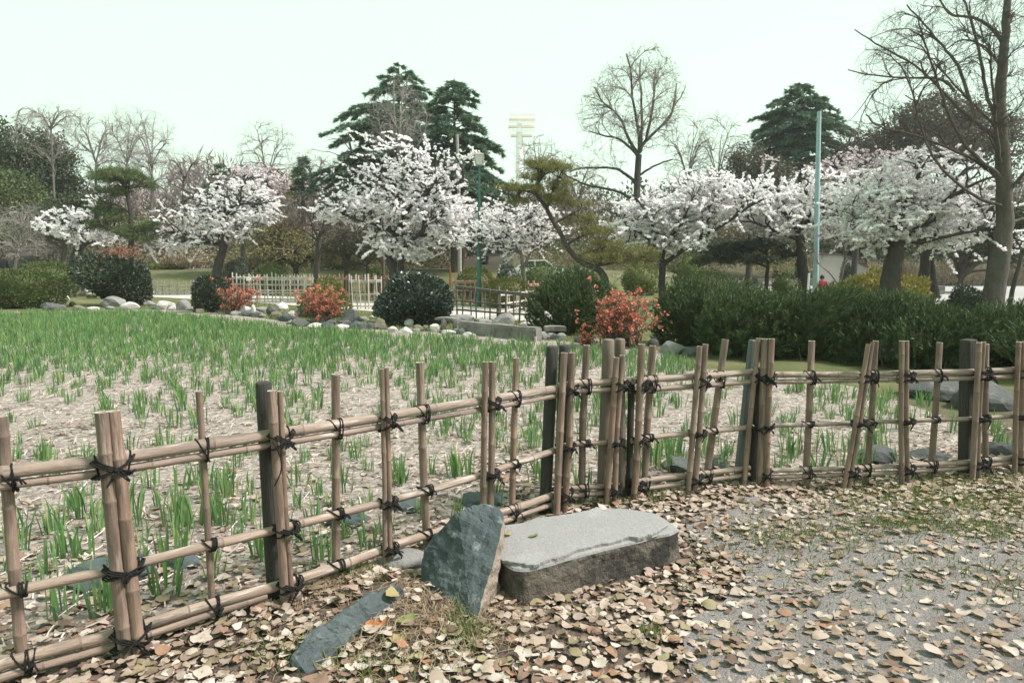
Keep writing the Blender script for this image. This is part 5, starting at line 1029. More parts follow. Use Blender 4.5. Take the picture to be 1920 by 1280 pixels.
B("bush", "green bush behind the long slatted fence left of the small bare tree", 508, 490, 525, 36, 34, 'hedge', 2600, .1)
B("bush", "dark green bush left of the tallest cherry's trunk base", 712, 494, 522, 24, 31, 'hedge', 1900, .09)
B("bush", "grassy pale bush at the foot of the green lamp post", 890, 499, 530, 40, 29, 'hedgelight', 2600, .13, .03, up=.9)
B("clipped_bush", "clipped yellow green mound bush right of the green lamp post", 953, 518, 552, 42, 23.5, 'hedgelight', 4200, .075, ex=2.5, lump=.07)
B("bush", "dark bush behind the clipped yellow green mound", 1016, 489, 528, 54, 30, 'hedge', 2600, .09)
B("bush", "dark bush behind the pale forked cherry trunk", 950, 494, 520, 22, 32, 'darkbush', 1400, .09)
B("bush", "round clipped bush behind the long juniper right of the forked cherry", 1326, 503, 535, 38, 19, 'hedge', 2600, .07, ex=2.4, lump=.08)
B("bush", "light green bush left of the cherry by the pale blue pole", 1472, 508, 535, 26, 25, 'hedge', 1600, .08)
B("bush", "green shrub behind the white slatted fence in the middle", 1200, 492, 525, 40, 33, 'hedgelight', 1700, .12)
B("bush", "hazy green shrub right of the forked cherry behind the white slatted fence", 1290, 470, 520, 30, 36, 'hedge', 1500, .12)
B("bush", "yellow green leafy shrub around the thick cherry trunk on the right", 1640, 513, 566, 98, 22, 'yellowshrub', 5200, .13, .055, ex=2.6, lump=.22, depth=36, up=.6)
B("bush", "taller yellow green shrub branch by the pale wall", 1636, 498, 560, 20, 23, 'yellowshrub', 500, .13, .055, core=False)
B("bush", "dark bush by the right end of the pale wall", 1655, 500, 540, 26, 26, 'darkbush', 1600, .1)
B("bush", "small round dark bush on the right beside the big bare tree's trunk", 1810, 534, 585, 33, 18.5, 'darkbush', 3200, .07, ex=2.2)
B("bush", "narrow dark columnar bush before the pale wall", 1586, 486, 535, 12, 35, 'darkbush', 900, .1)
for q, (px, w, lab) in enumerate([(1690, 36, "band of dry brown stems left of the double cherry trunk"), (1790, 66, "wide band of dry brown stems across the road on the right"), (1890, 50, "dry brown stems across the road at the right edge"), (500, 40, "dry brown grasses behind the slatted fence"), (335, 34, "pale dry grasses under the wide cherry"), (640, 40, "pinkish dry grasses behind the reddish fence"), (470, 40, "rust brown shrubs under the wide cherry's right limbs")]):
    B("dry_shrub", lab, px, 488 if px > 1000 else (480 if q == 6 else 484), 530 if px > 1000 else 515, w, 47 if px > 1000 else 46, 'dry', 2200, .3, .03, up=1.4, outward=.3, core=False, lo=.2, cat="shrub")
# junipers: spiky upward sprays
def juniper(label, px, py_top, py_base, rx, Y, n, lean=0.0, depth=None, lump=.36):
    b = at(px, py_base, Y); z0 = 0.0; s = Y / F; hgt = at(px, py_top, Y)[2] - z0; root = thing("juniper", label, "juniper", (b[0], b[1], z0), "dark green junipers")
    rz = hgt * .6; cz = hgt - rz; rad = np.array((rx * s, (depth or rx * .7) * s, rz)); c0 = np.array((b[0], b[1], cz))
    nb = n // 9; P, d = shell(nb, rad, 2.2, 22, lump, .66, int(px)); P[:, 2] *= np.where(P[:, 2] > 0, (hgt - .05 - cz) / P[:, 2].max(), 1); k = P[:, 2] + cz > -.02; P = P[k]; d = d[k]
    Dm = nrm(d * .75 + np.array((lean, -.1, .85)) + rdir(len(P)) * .35)
    t = R.random((len(P), 9, 1)); Q = P[:, None] + Dm[:, None] * (t - .5) * .30 + R.normal(0, .017, (len(P), 9, 3)); D = nrm(Dm[:, None] + R.normal(0, .24, Q.shape))
    mb = MB(); m = Q.shape[0] * 9; cards(mb, Q.reshape(-1, 3) + c0, D.reshape(-1, 3), .11 * R.uniform(.6, 1.5, m), .030, SPRAY)
    st = MB(); e = P[R.integers(0, len(P), 60)] + c0; q = np.array((b[0], b[1], -.03)) + np.c_[R.normal(0, rx * s * .3, (60, 2)), np.zeros(60)]
    tubes(st, connect(q, np.tile((0, 0, 1.0), (60, 1)), e, 6, .4), np.linspace(.014, .004, 6), 4)
    V, Fc = ICO[3]; V2 = V * (.66 + .12 * nz(V, 2.5, px % 9))[:, None] * rad; V2[:, 2] = np.maximum(V2[:, 2] + cz, -.04) - cz; mb.add(V2 + c0, Fc, 0, True); mb.obj("crown", M['juniper'], root); st.obj("stems", M['twig'], root)
juniper("rounded dark juniper standing alone left of the right red flowering bush", 1082, 503, 618, 76, 15, 14000, .1, 60, .16)
juniper("juniper at the left end of the long mass right behind the right red flowering bush", 1306, 524, 655, 66, 12.8, 10000, .25)
juniper("juniper mound in front of the left end of the long mass", 1395, 534, 690, 88, 11.2, 11000, .3)
juniper("broad juniper in the middle of the long mass under the pale blue pole", 1530, 538, 690, 104, 11.0, 12500, .3, 60)
juniper("juniper in the long mass before the thick cherry trunk", 1665, 556, 700, 92, 10.4, 11500, .3, 60)
juniper("juniper in the long mass left of the big bare tree's foot", 1775, 572, 715, 86, 9.8, 12000, .2, 60)
juniper("juniper at the right end of the long mass by the frame edge", 1890, 570, 720, 96, 9.6, 11500, .2, 66)
juniper("juniper behind the right end of the long mass", 1990, 590, 760, 80, 8.6, 8000, .1, 60)
# flowering quinces
def quince(label, px, py_top, py_base, rx, Y, nf, nst, low=False):
    b = at(px, py_base, Y); s = Y / F; hgt = at(px, py_top, Y)[2]; root = thing("flowering_quince", label, "flowering bush", (b[0], b[1], 0), "red flowering bushes")
    a = R.uniform(0, 6.283, nst); rr = R.random(nst) ** .5; e = np.c_[b[0] + np.cos(a) * rr * rx * s, b[1] + np.sin(a) * rr * rx * s * .6, hgt * (1.0 - .22 * rr ** 2) * R.uniform(.5, 1.05, nst)]
    q = np.array((b[0], b[1], -.02)) + np.c_[R.normal(0, rx * s * .22, (nst, 2)), np.zeros(nst)]; st = MB(); C = connect(q, np.tile((0, 0, 1.0), (nst, 1)), e, 8, .7); tubes(st, C, np.linspace(.010, .003, 8), 4); st.obj("stems", M['twig'], root)
    k = R.integers(0, nst, nf); j = R.integers(3, 8, nf); c = C[k, j] + R.normal(0, .03, (nf, 3)); P = np.repeat(c, 7, 0) + R.normal(0, .022, (nf * 7, 3))
    mb = MB(); cards(mb, P, rdir(len(P)), .036, .034, PETAL); mb.obj("flowers", M['quince'], root)["kind"] = "stuff"
    k = R.integers(0, nst, nf * 5); P = C[k, R.integers(2, 8, nf * 5)] + R.normal(0, .045, (nf * 5, 3)); mb = MB(); cards(mb, P, rdir(len(P)), .045, .022); mb.obj("leaves", M['quinceleaf'], root)
quince("left red flowering bush beside the dark narrow clipped bush", 447, 528, 582, 44, 20.6, 230, 90)
quince("middle orange red flowering bush, fullest of bloom, spilling over the edge stones", 606, 541, 606, 46, 17.6, 420, 120)
quince("right pink red flowering bush between two junipers", 1166, 544, 648, 66, 12.3, 440, 150)
quince("low orange sprig of flowers at the bed's edge left of the right flowering bush", 1100, 618, 648, 24, 12.6, 45, 24)
# ferns among the left stones
for px, py, lab in [(172, 560, "dark fern clump between the stones under the large dark round bush"), (150, 556, "small fern with yellowing fronds left of the dark fern clump")]:
    c = gp(px, py); root = thing("fern", lab, "fern", c); mb = MB()
    for k in range(26):
        a = R.uniform(0, 6.283); L_ = R.uniform(.35, .7); u = np.linspace(0, 1, 10)[:, None]; d = np.array((math.cos(a), math.sin(a), 0)); C = c + d * L_ * u + np.array((0, 0, 1.0)) * L_ * (.95 * u - .75 * u ** 2)
        sd_ = np.cross(d, (0, 0, 1.0))
        for sg in (-1, 1): cards(mb, C[1:], nrm(sd_ * sg + d * .5)[None] + 0 * C[1:], .16 * (1 - u[1:, 0]) + .03, .03, LEAF, spin=np.zeros(9))
    mb.obj("fronds", M['fern'], root)

# ------------------------------------------------------------------ edge stones
GS = "stones edging the far side of the iris field"
ROCKS = [  # px, base py, width px, height px, material, label
 (86, 584, 44, 17, 'rock_d', "large dark pale-topped stone below the large clipped hedge at the left"), (105, 568, 13, 9, 'rock_p', "small pale stone right of the hedge's foot at the left"), (52, 578, 18, 18, 'rock_m', "mossy stone against the large clipped hedge at the left"), (34, 576, 14, 10, 'rock_p', "small light stone left of the mossy one by the hedge"),
 (125, 562, 8, 7, 'rock_p', "tiny round pale stone by the small fern"), (135, 574, 13, 8, 'rock_m', "brown mossy stone under the small fern"), (142, 582, 20, 9, 'rock_m', "low brown stone at the field's edge below the small fern"), (170, 583, 22, 7, 'rock_p', "flat pale stone below the dark fern"), (206, 576, 36, 18, 'rock_g', "pale grey boulder below the large dark round bush"),
 (238, 581, 30, 13, 'rock_p', "light grey block before the pale grey boulder"), (243, 568, 20, 9, 'rock_g', "slanting grey stone behind the light grey block"), (278, 573, 21, 8, 'rock_g', "low flat grey stone left of centre on the left bank"), (302, 580, 38, 14, 'rock_p', "long pale stone in the middle of the left bank"), (344, 582, 27, 19, 'rock_g', "round blue grey boulder at the right end of the left bank"), (322, 582, 18, 9, 'rock_p', "small pale stone left of the round blue grey boulder"), (372, 588, 14, 8, 'rock_m', "small brown stone at the foot of the dark narrow bush"),
 (457, 590, 22, 15, 'rock_p', "pale stone below the left red flowering bush"), (474, 592, 11, 19, 'rock_p', "narrow upright pale stone right of the left red flowering bush"), (490, 585, 26, 10, 'rock_g', "flat grey mossy stone beside the narrow upright one"), (509, 592, 20, 16, 'rock_d', "dark squat stone in the middle pile"), (528, 582, 24, 14, 'rock_p', "pale rounded stone on top of the middle pile"), (517, 598, 22, 13, 'rock_m', "brown stone at the front of the middle pile"), (534, 603, 22, 14, 'rock_d', "dark grey stone at the lower right of the middle pile"), (547, 596, 16, 12, 'rock_p', "light stone wedged in the middle pile"),
 (559, 592, 16, 12, 'rock_g', "grey stone left of the middle flowering bush's crown"), (544, 609, 18, 8, 'rock_g', "low grey stone at the field's edge under the middle pile"), (560, 613, 30, 14, 'rock_d', "dark stone under the left side of the middle flowering bush"), (590, 617, 28, 10, 'rock_p', "whitish rounded stone below the middle flowering bush"), (613, 618, 22, 12, 'rock_d', "dark stone right of the whitish rounded one"), (640, 617, 24, 8, 'rock_p', "flat light stone in front of the big dark boulder"), (650, 609, 14, 10, 'rock_g', "small grey stone at the lower left of the big dark boulder"),
 (655, 606, 34, 23, 'rock_d', "big dark boulder right of the middle flowering bush"), (672, 618, 32, 15, 'rock_d', "wide dark stone in front of the big dark boulder"), (681, 601, 18, 7, 'rock_g', "flat grey stone on the grass right of the big dark boulder"), (704, 597, 21, 7, 'rock_p', "white flat stone on the grass left of the glossy bush"), (710, 617, 28, 19, 'rock_m', "mossy brown stone under the white flat one"), (724, 607, 20, 9, 'rock_p', "leaning pale stone right of the mossy brown one"),
 (747, 609, 18, 9, 'rock_p', "first oval pale stone of the row under the glossy bush"), (767, 612, 18, 13, 'rock_p', "second pale stone of the row under the glossy bush"), (785, 608, 18, 14, 'rock_p', "third, pointed, pale stone of the row under the glossy bush"), (805, 608, 20, 14, 'rock_p', "fourth, largest, pale stone of the row under the glossy bush"), (736, 624, 16, 11, 'rock_p', "small whitish stone at the field's edge under the first of the row"), (758, 626, 26, 12, 'rock_p', "broad whitish stone at the field's edge under the second of the row"), (781, 621, 20, 11, 'rock_m', "reddish brown stone under the third of the row"), (797, 618, 14, 8, 'rock_m', "small brownish stone under the fourth of the row"), (815, 621, 18, 12, 'rock_p', "round light stone left of the two little stone posts"),
 (838, 629, 28, 9, 'rock_p', "white flat stone in front of the two little stone posts"), (877, 631, 27, 7, 'rock_p', "white flat stone in front of the long kerb"), (864, 606, 52, 14, 'rock_g', "long low grey boulder behind the long kerb"), (907, 610, 36, 11, 'rock_g', "pale grey low boulder behind the long kerb left of the tall one"), (945, 613, 40, 26, 'rock_g', "tall pinkish grey boulder behind the long kerb"), (988, 614, 25, 9, 'rock_p', "pale stone behind the kerb's right end"), (1018, 636, 27, 13, 'rock_g', "grey stone under the short slab"), (1052, 636, 19, 10, 'rock_g', "small grey stone right of the short slab"),
 (1262, 664, 46, 20, 'rock_g', "grey rock under the left end of the long juniper mass"), (1224, 650, 22, 14, 'rock_d', "dark rock right of the right flowering bush"), (1300, 668, 30, 14, 'rock_d', "dark rock at the juniper's foot left of the triple uprights"),
 (1278, 886, 68, 26, 'rock_d', "dark flat rock just behind the near fence between post pair and grey post"), (1353, 880, 48, 22, 'rock_d', "dark rock just behind the near fence left of the grey post"), (1664, 872, 80, 24, 'rock_d', "long dark rock behind the near fence by the leaning uprights"), (1755, 866, 64, 18, 'rock_d', "dark rock behind the near fence left of the dark square post"), (1885, 856, 66, 24, 'rock_d', "mossy dark rock behind the near fence at the right edge"), (1775, 752, 110, 32, 'rock_d', "wide dark rock in the shade of the junipers on the right"), (1870, 770, 110, 46, 'rock_d', "big dark rock at the right edge under the junipers"),
 (643, 990, 84, 24, 'bluestone', "blue grey rock behind the near fence left of centre"), (765, 962, 66, 22, 'bluestone', "blue grey rock behind the near fence above the small flat stone"), (905, 952, 80, 24, 'bluestone', "blue grey rock behind the near fence left of the dark post pair"), (180, 1112, 170, 30, 'bluestone', "low dark blue rock behind the near fence by the stout left uprights"), (330, 1072, 70, 20, 'bluestone', "small dark blue rock behind the near fence left of the dark post at the left"), (147, 523, 11, 9, 'rock_g', "grey round stone at the foot of the far left cherry trunk")]
for q, (px, py, w, h, key, lab) in enumerate(ROCKS):
    c = gp(px, py); s = c[1] / F; big = w * s > .5; V, Fc = boulder(w * s * .60, w * s * R.uniform(.4, .55), h * s * .86, 900 + q, 3 if (w > 24) else 2, 13, .10)
    stone("rock", lab, "rock", V + np.array((c[0], c[1] + w * s * .35, h * s * .30)), Fc, M[key], GS if py < 660 else "rocks just behind the near fence" if py > 840 else None, smooth=False)
for q in range(64):                                       # small dark stones filling the edge between the big ones
    x = R.uniform(-13.5, 2.2); y = float(edge_y(x)) + R.uniform(.05, .5); w = R.uniform(.08, .2); V, Fc = boulder(w, w * .8, w * .62, 2000 + q, 2, 12, .1)
    stone("rock", "small dark filler stone among the larger stones edging the iris field", "rock", V + np.array((x, y, w * .25)), Fc, M['rock_d' if R.random() < .6 else 'rock_g'], "small dark filler stones of the field's edge", smooth=False)
def slab_box(name, label, cat, p0, p1, z0, z1, dep, m, group=None):
    p0, p1 = np.asarray(p0[:2]), np.asarray(p1[:2]); t = nrm(p1 - p0); nn = np.array((-t[1], t[0])); L_ = np.linalg.norm(p1 - p0)
    bm = bmesh.new(); bmesh.ops.create_cube(bm, size=1); bmesh.ops.scale(bm, vec=(L_, dep, z1 - z0), verts=bm.verts)
    bmesh.ops.subdivide_edges(bm, edges=[e for e in bm.edges if abs(e.verts[0].co.x - e.verts[1].co.x) > .3], cuts=min(14, max(2, int(L_ / .25))), use_grid_fill=True)
    bmesh.ops.bevel(bm, geom=[e for e in bm.edges if e.calc_face_angle(0) > .5], offset=min(.03, (z1 - z0) * .15), segments=2, affect='EDGES')
    for v in bm.verts: v.co += Vector((0, 1, 1)) * .02 * mnoise.noise(v.co * 3 + Vector((L_, 0, 0)))
    me = bpy.data.meshes.new(name); bm.to_mesh(me); bm.free(); me.materials.append(m); o = bpy.data.objects.new(name, me); COL.objects.link(o)
    c = (p0 + p1) / 2 + nn * dep / 2; o.location = (c[0], c[1], (z0 + z1) / 2); o.rotation_euler = (0, 0, math.atan2(t[1], t[0])); return tag(o, label, cat, group)
slab_box("kerb_stone", "long weathered concrete kerb edging the iris field in the middle", "kerb", gp(858, 625), gp(1003, 641), -.05, .27, .22, M['concrete'])
slab_box("stone_plank", "thin flat capstone resting left of the two little stone posts", "stone", gp(815, 618), gp(850, 620), .22, .285, .3, M['concrete'])
a_ = gp(1018, 633); slab_box("stone_plank", "short thick slab at the right end of the long kerb", "stone", gp(1020, 634), gp(1062, 634), .13, .24, .25, M['concrete'])
for px, lab in ((832, "left one of two little upright stone posts at the field's edge"), (853, "right one of two little upright stone posts at the field's edge")):
    a0 = gp(px - 4.5, 620); a1 = gp(px + 4.5, 620); slab_box("stone_post", lab, "stone post", a0 - np.array((0, .02, 0)), a1 - np.array((0, .02, 0)), -.05, .262, .11, M['concrete'], "little stone posts")
p = gp(1004, 641); mb = MB(); tubes(mb, [p, p + np.array((.0, 0, .1))], [.026, .026], 8, cap=True); tag(mb.obj("stake", M['cut'], None, p), "short pale cut stake at the kerb's right end", "stake")
mb = MB(); p = gp(965, 652); u = np.linspace(0, 1, 12)[:, None]; C = p + np.array((.09, 0, 0)) * (1 - u) + np.array((0, 0, .16)) * np.sin(u * 2.2) - np.array((.14, 0, 0)) * u ** 2; tubes(mb, C, np.linspace(.008, .006, 12), 5); tag(mb.obj("dead_stalk", M['straw'], None, p), "bent white dead stalk arching in the iris field before the kerb", "stalk")
c = gp(47, 606); v, f = IT[3]; o = MB().add(v * .3, f, 0).obj("iris_plant", M['yellowshrub']); o.location = c; tag(o, "yellowing iris clump among the green ones at the far left edge of the field", "iris")

# ------------------------------------------------------------------ slatted bamboo fences around the paths
def lattice(label, a, b, ya, yb, n, key='oldfence', rails=(.18, .42, .8), w=.045, Y=None, group="far bamboo fences", jit=.15, posts=()):
    """a, b base pixels, ya, yb photo height of the tips there; n uprights"""
    pa = gp(*a) if Y is None else at(a[0], a[1], Y); pb = gp(*b) if Y is None else at(b[0], b[1], Y)
    ha = at(a[0], ya, pa[1])[2] - pa[2]; hb = at(b[0], yb, pb[1])[2] - pb[2]; root = thing("bamboo_fence", label, "fence", (pa + pb) / 2, group)
    t = nrm(pb - pa); nn = np.array((t[1], -t[0], 0)); sh = MB(); tubes(sh, [(0, 0, -.05), (0, 0, .5), (0, 0, 1.0)], [w * .44, w * .44, w * .42], 6, cap=True); me = sh.mesh("upright", M[key])
    for k in range(n):
        u = k / (n - 1) + R.normal(0, jit / n * .5); p = pa + (pb - pa) * u; h = (ha + (hb - ha) * u) * R.uniform(.93, 1.05)
        o = bpy.data.objects.new("upright", me); COL.objects.link(o); q = p + nn * (w * .8 if k % 2 else -w * .8)
        wide = R.uniform(.75, 1.35); o.matrix_basis = Matrix.Translation(Vector(q)) @ Matrix.Rotation(R.normal(0, .025), 4, 'Y') @ Matrix.Diagonal((wide, wide, h, 1)); put(o, root)
    for f in rails:
        for dz in ((0, w * .8) if f > .7 else (0,)):
            mb = MB(); tubes(mb, [pa + np.array((0, 0, ha * f + dz)), (pa + pb) / 2 + np.array((0, 0, (ha + hb) / 2 * f + dz - .01)), pb + np.array((0, 0, hb * f + dz))], [w * .56] * 3, 6, cap=True); mb.obj("rail", M[key], root)
    for u in posts:
        p = pa + (pb - pa) * u + nn * -.08; mb = MB(); tubes(mb, [p - np.array((0, 0, .05)), p + np.array((0, 0, ha * .97))], [.05, .05], 8, cap=True); mb.obj("post", M['fencedark'], root)
lattice("short bamboo fence between the large clipped hedge and the large dark round bush", (104, 551), (172, 552), 517, 517, 7, 'oldfence', (.12, .5, .84), .05)
lattice("pale low bamboo fence left of the dark narrow clipped bush", (290, 553), (372, 553), 525, 526, 13, 'oldfence', (.2, .45, .66), .06)
lattice("grey bamboo fence rising behind the pale low one under the wide cherry", (316, 535), (440, 533), 508, 506, 22, 'oldfence', (.3, .6, .8), .05)
lattice("long bamboo fence with a white sign right of the left red flowering bush", (438, 567), (590, 568), 512, 513, 22, 'oldfence', (.14, .34, .62, .82), .055)
lattice("second row of bamboo fence behind the long one with the white sign", (470, 556), (600, 556), 516, 517, 20, 'oldfence', (.3, .55, .8), .05)
lattice("dark railed bamboo fence between the middle flowering bush and the glossy bush", (655, 580), (716, 580), 516, 515, 9, 'oldfence', (.1, .45, .8), .055, posts=(.02,))
lattice("reddish bamboo fence behind the dark railed one", (600, 562), (730, 562), 514, 514, 22, 'redfence', (.3, .8), .06)
lattice("sloping weathered fence right of the glossy bush", (856, 598), (1006, 606), 534, 551, 12, 'fencedark', (.28, .55, .92), .05, posts=(.52,))
lattice("crossing weathered fence running away from the sloping one", (938, 600), (1004, 580), 546, 543, 9, 'oldfence', (.28, .55, .86), .05)
lattice("reddish tall bamboo fence behind the sloping one by the green lamp post", (848, 572), (912, 572), 522, 522, 9, 'redfence', (.2, .55, .84), .07)
lattice("reddish fence corner between the clipped mound and the round juniper", (990, 578), (1032, 570), 528, 526, 7, 'redfence', (.2, .55, .84), .06)
lattice("white slatted fence behind the forked cherry right of the middle", (1150, 541), (1292, 541), 514, 514, 24, 'oldfence', (.3, .55, .8), .055)
lattice("white slatted fence in a short run left of the cherry by the blue pole", (1430, 548), (1498, 548), 526, 526, 12, 'oldfence', (.35, .75), .05)
lattice("distant slatted fence left of the small bare tree", (456, 525), (486, 525), 500, 500, 8, 'oldfence', (.4, .7), .05)
lattice("distant slatted fence right of the small bare tree", (600, 526), (695, 526), 502, 502, 18, 'oldfence', (.4, .7), .05)
lattice("distant slatted fence over the top of the glossy bush", (776, 524), (862, 524), 504, 504, 16, 'oldfence', (.4, .7), .05)
lattice("distant slatted fence behind the clipped mound", (930, 524), (1050, 524), 508, 508, 20, 'oldfence', (.4, .7), .045)
lattice("short run of slatted fence by the round clipped bush", (1352, 540), (1392, 540), 522, 522, 7, 'oldfence', (.4, .7), .05)

# ------------------------------------------------------------------ poles, lamps, signs
def pole(name, label, cat, Y, pts, m, sides=10):
    """pts: (px, py, width px) from the foot up"""
    b = at(pts[0][0], pts[0][1], Y); gz = float(terr(b[0], b[1])); P = [np.array((b[0], b[1], gz - .1))] + [at(x, y, Y) for x, y, w in pts[1:]]; r = [w / 2 * Y / F for x, y, w in pts]
    root = thing(name, label, cat, (b[0], b[1], gz)); mb = MB(); tubes(mb, np.array(P), r, sides, cap=True); mb.obj("pole", m, root); return root, P, Y / F
def lantern(root, px, py, w, h, Y, m):
    s = Y / F; c = at(px, py, Y); W_, H_ = w * s / 2, h * s; g = MB(); 
    def frus(mb, z0, z1, a, b, mi=0):
        V = [(x * a, y * a, z0) for x, y in ((-1, -1), (1, -1), (1, 1), (-1, 1))] + [(x * b, y * b, z1) for x, y in ((-1, -1), (1, -1), (1, 1), (-1, 1))]
        mb.add(np.array(V) + c, [(0, 3, 2, 1), (4, 5, 6, 7), (0, 1, 5, 4), (1, 2, 6, 5), (2, 3, 7, 6), (3, 0, 4, 7)], mi)
    frus(g, -H_ * .5, H_ * .22, W_ * .55, W_ * .85); g.obj("lantern_glass", M['greenglass'], root)
    f = MB(); frus(f, H_ * .225, H_ * .34, W_, W_ * .8); frus(f, H_ * .343, H_ * .5, W_ * .45, W_ * .1); frus(f, -H_ * .6, -H_ * .505, W_ * .4, W_ * .62)
    for x, y in ((-1, -1), (1, -1), (1, 1), (-1, 1)): tubes(f, [c + np.array((x * W_ * .57, y * W_ * .57, -H_ * .5)), c + np.array((x * W_ * .87, y * W_ * .87, H_ * .22))], [W_ * .07] * 2, 4)
    f.obj("lantern_frame", m, root)
r_, P_, s_ = pole("street_lamp", "green lamp post with a glass lantern in front of the second cedar", "street lamp", 24, [(898, 560, 9), (898, 475, 8), (898, 473, 5.4), (898, 455, 4.8), (898.5, 310, 4.2)], M['green'])
lantern(r_, 898.5, 297, 20, 24, 24, M['grey']); mb = MB(); tubes(mb, [at(898, 474, 24), at(898, 470, 24)], [4.8 * s_, 4.2 * s_], 10, cap=True); mb.obj("collar", M['green'], r_)
mb = MB(); c = at(897, 484, 24); box(mb, c + np.array((-.035, -.10, -.04)), c + np.array((.035, -.085, .04))); mb.obj("notice", M['white'], r_)
r_, P_, s_ = pole("street_lamp", "smaller green lamp post farther off beside the stairs", "street lamp", 44, [(945, 512, 4.6), (945, 472, 4.2), (945, 470, 2.6), (945.5, 382, 2.4)], M['green']); lantern(r_, 945.5, 372, 12, 15, 44, M['grey'])
r_, P_, s_ = pole("utility_pole", "grey concrete utility pole behind the tallest cherry's right side", "utility pole", 34, [(862, 512, 8), (861.5, 400, 7), (857, 252, 5.5)], M['grey'])
w1 = at(859, 330, 34); w2 = at(945, 376, 44)
for q in range(2):
    mb = MB(); u = np.linspace(0, 1, 10)[:, None]; C = w1 + (w2 - w1) * u - np.array((0, 0, .5)) * (u * (1 - u)) - np.array((0, 0, .35 * q)); tubes(mb, C, [.012] * 10, 4); mb.obj("wire", M['hair'], r_)
pole("timber_pole", "straight brown pole standing among the tallest cherry's branches", "pole", 30, [(719, 540, 6.5), (718, 420, 6), (716, 322, 5)], M['brownpole'])
r_, P_, s_ = pole("painted_pole", "tall pale blue pole right of the middle, bare at the top", "pole", 24, [(1529, 560, 11), (1530, 500, 10), (1532, 380, 9.5), (1536, 209, 7.5)], M['blue'], 8)
mb = MB(); tubes(mb, [at(1528, 226, 24), at(1541, 222, 24)], [.03, .03], 6, cap=True); mb.obj("bracket", M['grey'], r_)
mb = MB(); a_, b_ = at(1530, 226, 24), at(1440, 300, 46); u = np.linspace(0, 1, 10)[:, None]; tubes(mb, a_ + (b_ - a_) * u - np.array((0, 0, .5)) * (u * (1 - u)), [.012] * 10, 4); mb.obj("wire", M['hair'], r_)
pole("timber_pole", "dark thin leaning support stick right of the big bare tree's trunk", "stick", 18, [(1890, 578, 9), (1898, 545, 8), (1916, 478, 6)], M['bark'])
pole("stake", "white leaning stake left of the pale blue pole's foot", "stake", 22, [(1514, 545, 4), (1517, 512, 3.6)], M['white'])
pole("stake", "orange topped marker post above the glossy bush", "stake", 34, [(844, 520, 4), (844, 498, 3.6)], M['leaf_o'])
pole("timber_pole", "grey wooden post left of the stairs", "post", 44, [(868, 510, 5), (868, 440, 4.5)], M['brownpole'])
def sign(label, px, py, w, h, Y, foot):
    c = at(px, py, Y); s = Y / F; b = at(px, foot, Y); root = thing("sign", label, "sign", (b[0], b[1], b[2])); mb = MB(); box(mb, c - np.array((w * s / 2, .02, h * s / 2)), c + np.array((w * s / 2, 0, h * s / 2))); mb.obj("panel", M['white'], root)
    mb = MB(); tubes(mb, [b, c + np.array((0, .02, 0))], [.02, .02], 6); mb.obj("leg", M['grey'], root)
sign("small white sign on the long bamboo fence", 466, 523, 8, 7, 26.2, 566); sign("small white label sign on the grass slope left of the far left cherry", 108, 478, 5, 4, 52, 486); sign("second small white label sign just right of the far left cherry trunk", 151, 480, 4, 3.5, 52, 487)
sign("white and red notice on the short bamboo fence at the left", 125, 527, 6, 12, 34.3, 548)

# ------------------------------------------------------------------ stairs, wall, car, light tower
b0 = gp(906, 507); root = thing("stairs", "wide concrete garden stairs climbing the slope behind the green lamp post", "stairs", b0); Ys = 45.5; zb = float(terr(b0[0], Ys)); xl, xr = at(866, 500, Ys)[0], at(962, 500, Ys)[0]
for k in range(9):
    mb = MB(); box(mb, (xl, Ys + k * .72, zb - .2 + k * .03), (xr, Ys + k * .72 + .74, zb + .03 + (k + 1) * .145)); mb.obj("step", M['stair'], root)
mb = MB(); hd = [np.array((xl - .1, Ys + u * 6.5, zb + .8 + u * 1.35)) for u in (0, .33, .66, 1)]; tubes(mb, hd, [.03] * 4, 6)
for h_ in hd: tubes(mb, [h_ - np.array((0, 0, .95)), h_], [.025, .025], 6)
mb.obj("handrail", M['brownpole'], root)
root = thing("pale_wall", "pale plastered garden wall with a sloping dark coping behind the low leafless tree", "wall", gp(1580, 525)); Yw = 38
pw = [(1536, 540), (1626, 540), (1626, 502), (1578, 479), (1536, 478)]; fr = [at(x, y, Yw) for x, y in pw]; fr[0][2] = fr[1][2] = -.1
mb = MB(); V = fr + [p + np.array((0, .3, 0)) for p in fr]; mb.add(V, [(0, 1, 6, 5), (1, 2, 7, 6), (2, 3, 8, 7), (3, 4, 9, 8), (4, 0, 5, 9)]); mb.F.append((np.array([[0, 4, 3, 2, 1]], np.int32), 0, False)); mb.F.append((np.array([[5, 6, 7, 8, 9]], np.int32), 0, False)); mb.obj("wall_panel", M['wall'], root)
for (a, b) in ((2, 3), (3, 4)):
    mb = MB(); A_, B_ = fr[a] + np.array((0, .15, .05)), fr[b] + np.array((0, .15, .05)); d = nrm(B_ - A_); V = []
    for p in (A_ - d * .03, B_ + d * .03): V += [p + np.array((0, -.24, -.045)), p + np.array((0, .24, -.045)), p + np.array((0, .24, .06)), p + np.array((0, -.24, .06))]
    mb.add(V, [(0, 1, 2, 3), (7, 6, 5, 4), (0, 4, 5, 1), (1, 5, 6, 2), (2, 6, 7, 3), (3, 7, 4, 0)]); mb.obj("coping", M['roof'], root)
slab_box("low_wall", "low grey stone wall along the far side of the right road", "wall", (17.0, 47.4), (46, 47.4), -.05, .5, .4, M['concrete'])
slab_box("low_wall", "low stone wall along the upper road at the far left", "wall", (-55, 51.7), (-17, 51.7), 1.0, 1.62, .4, M['rock_d'])
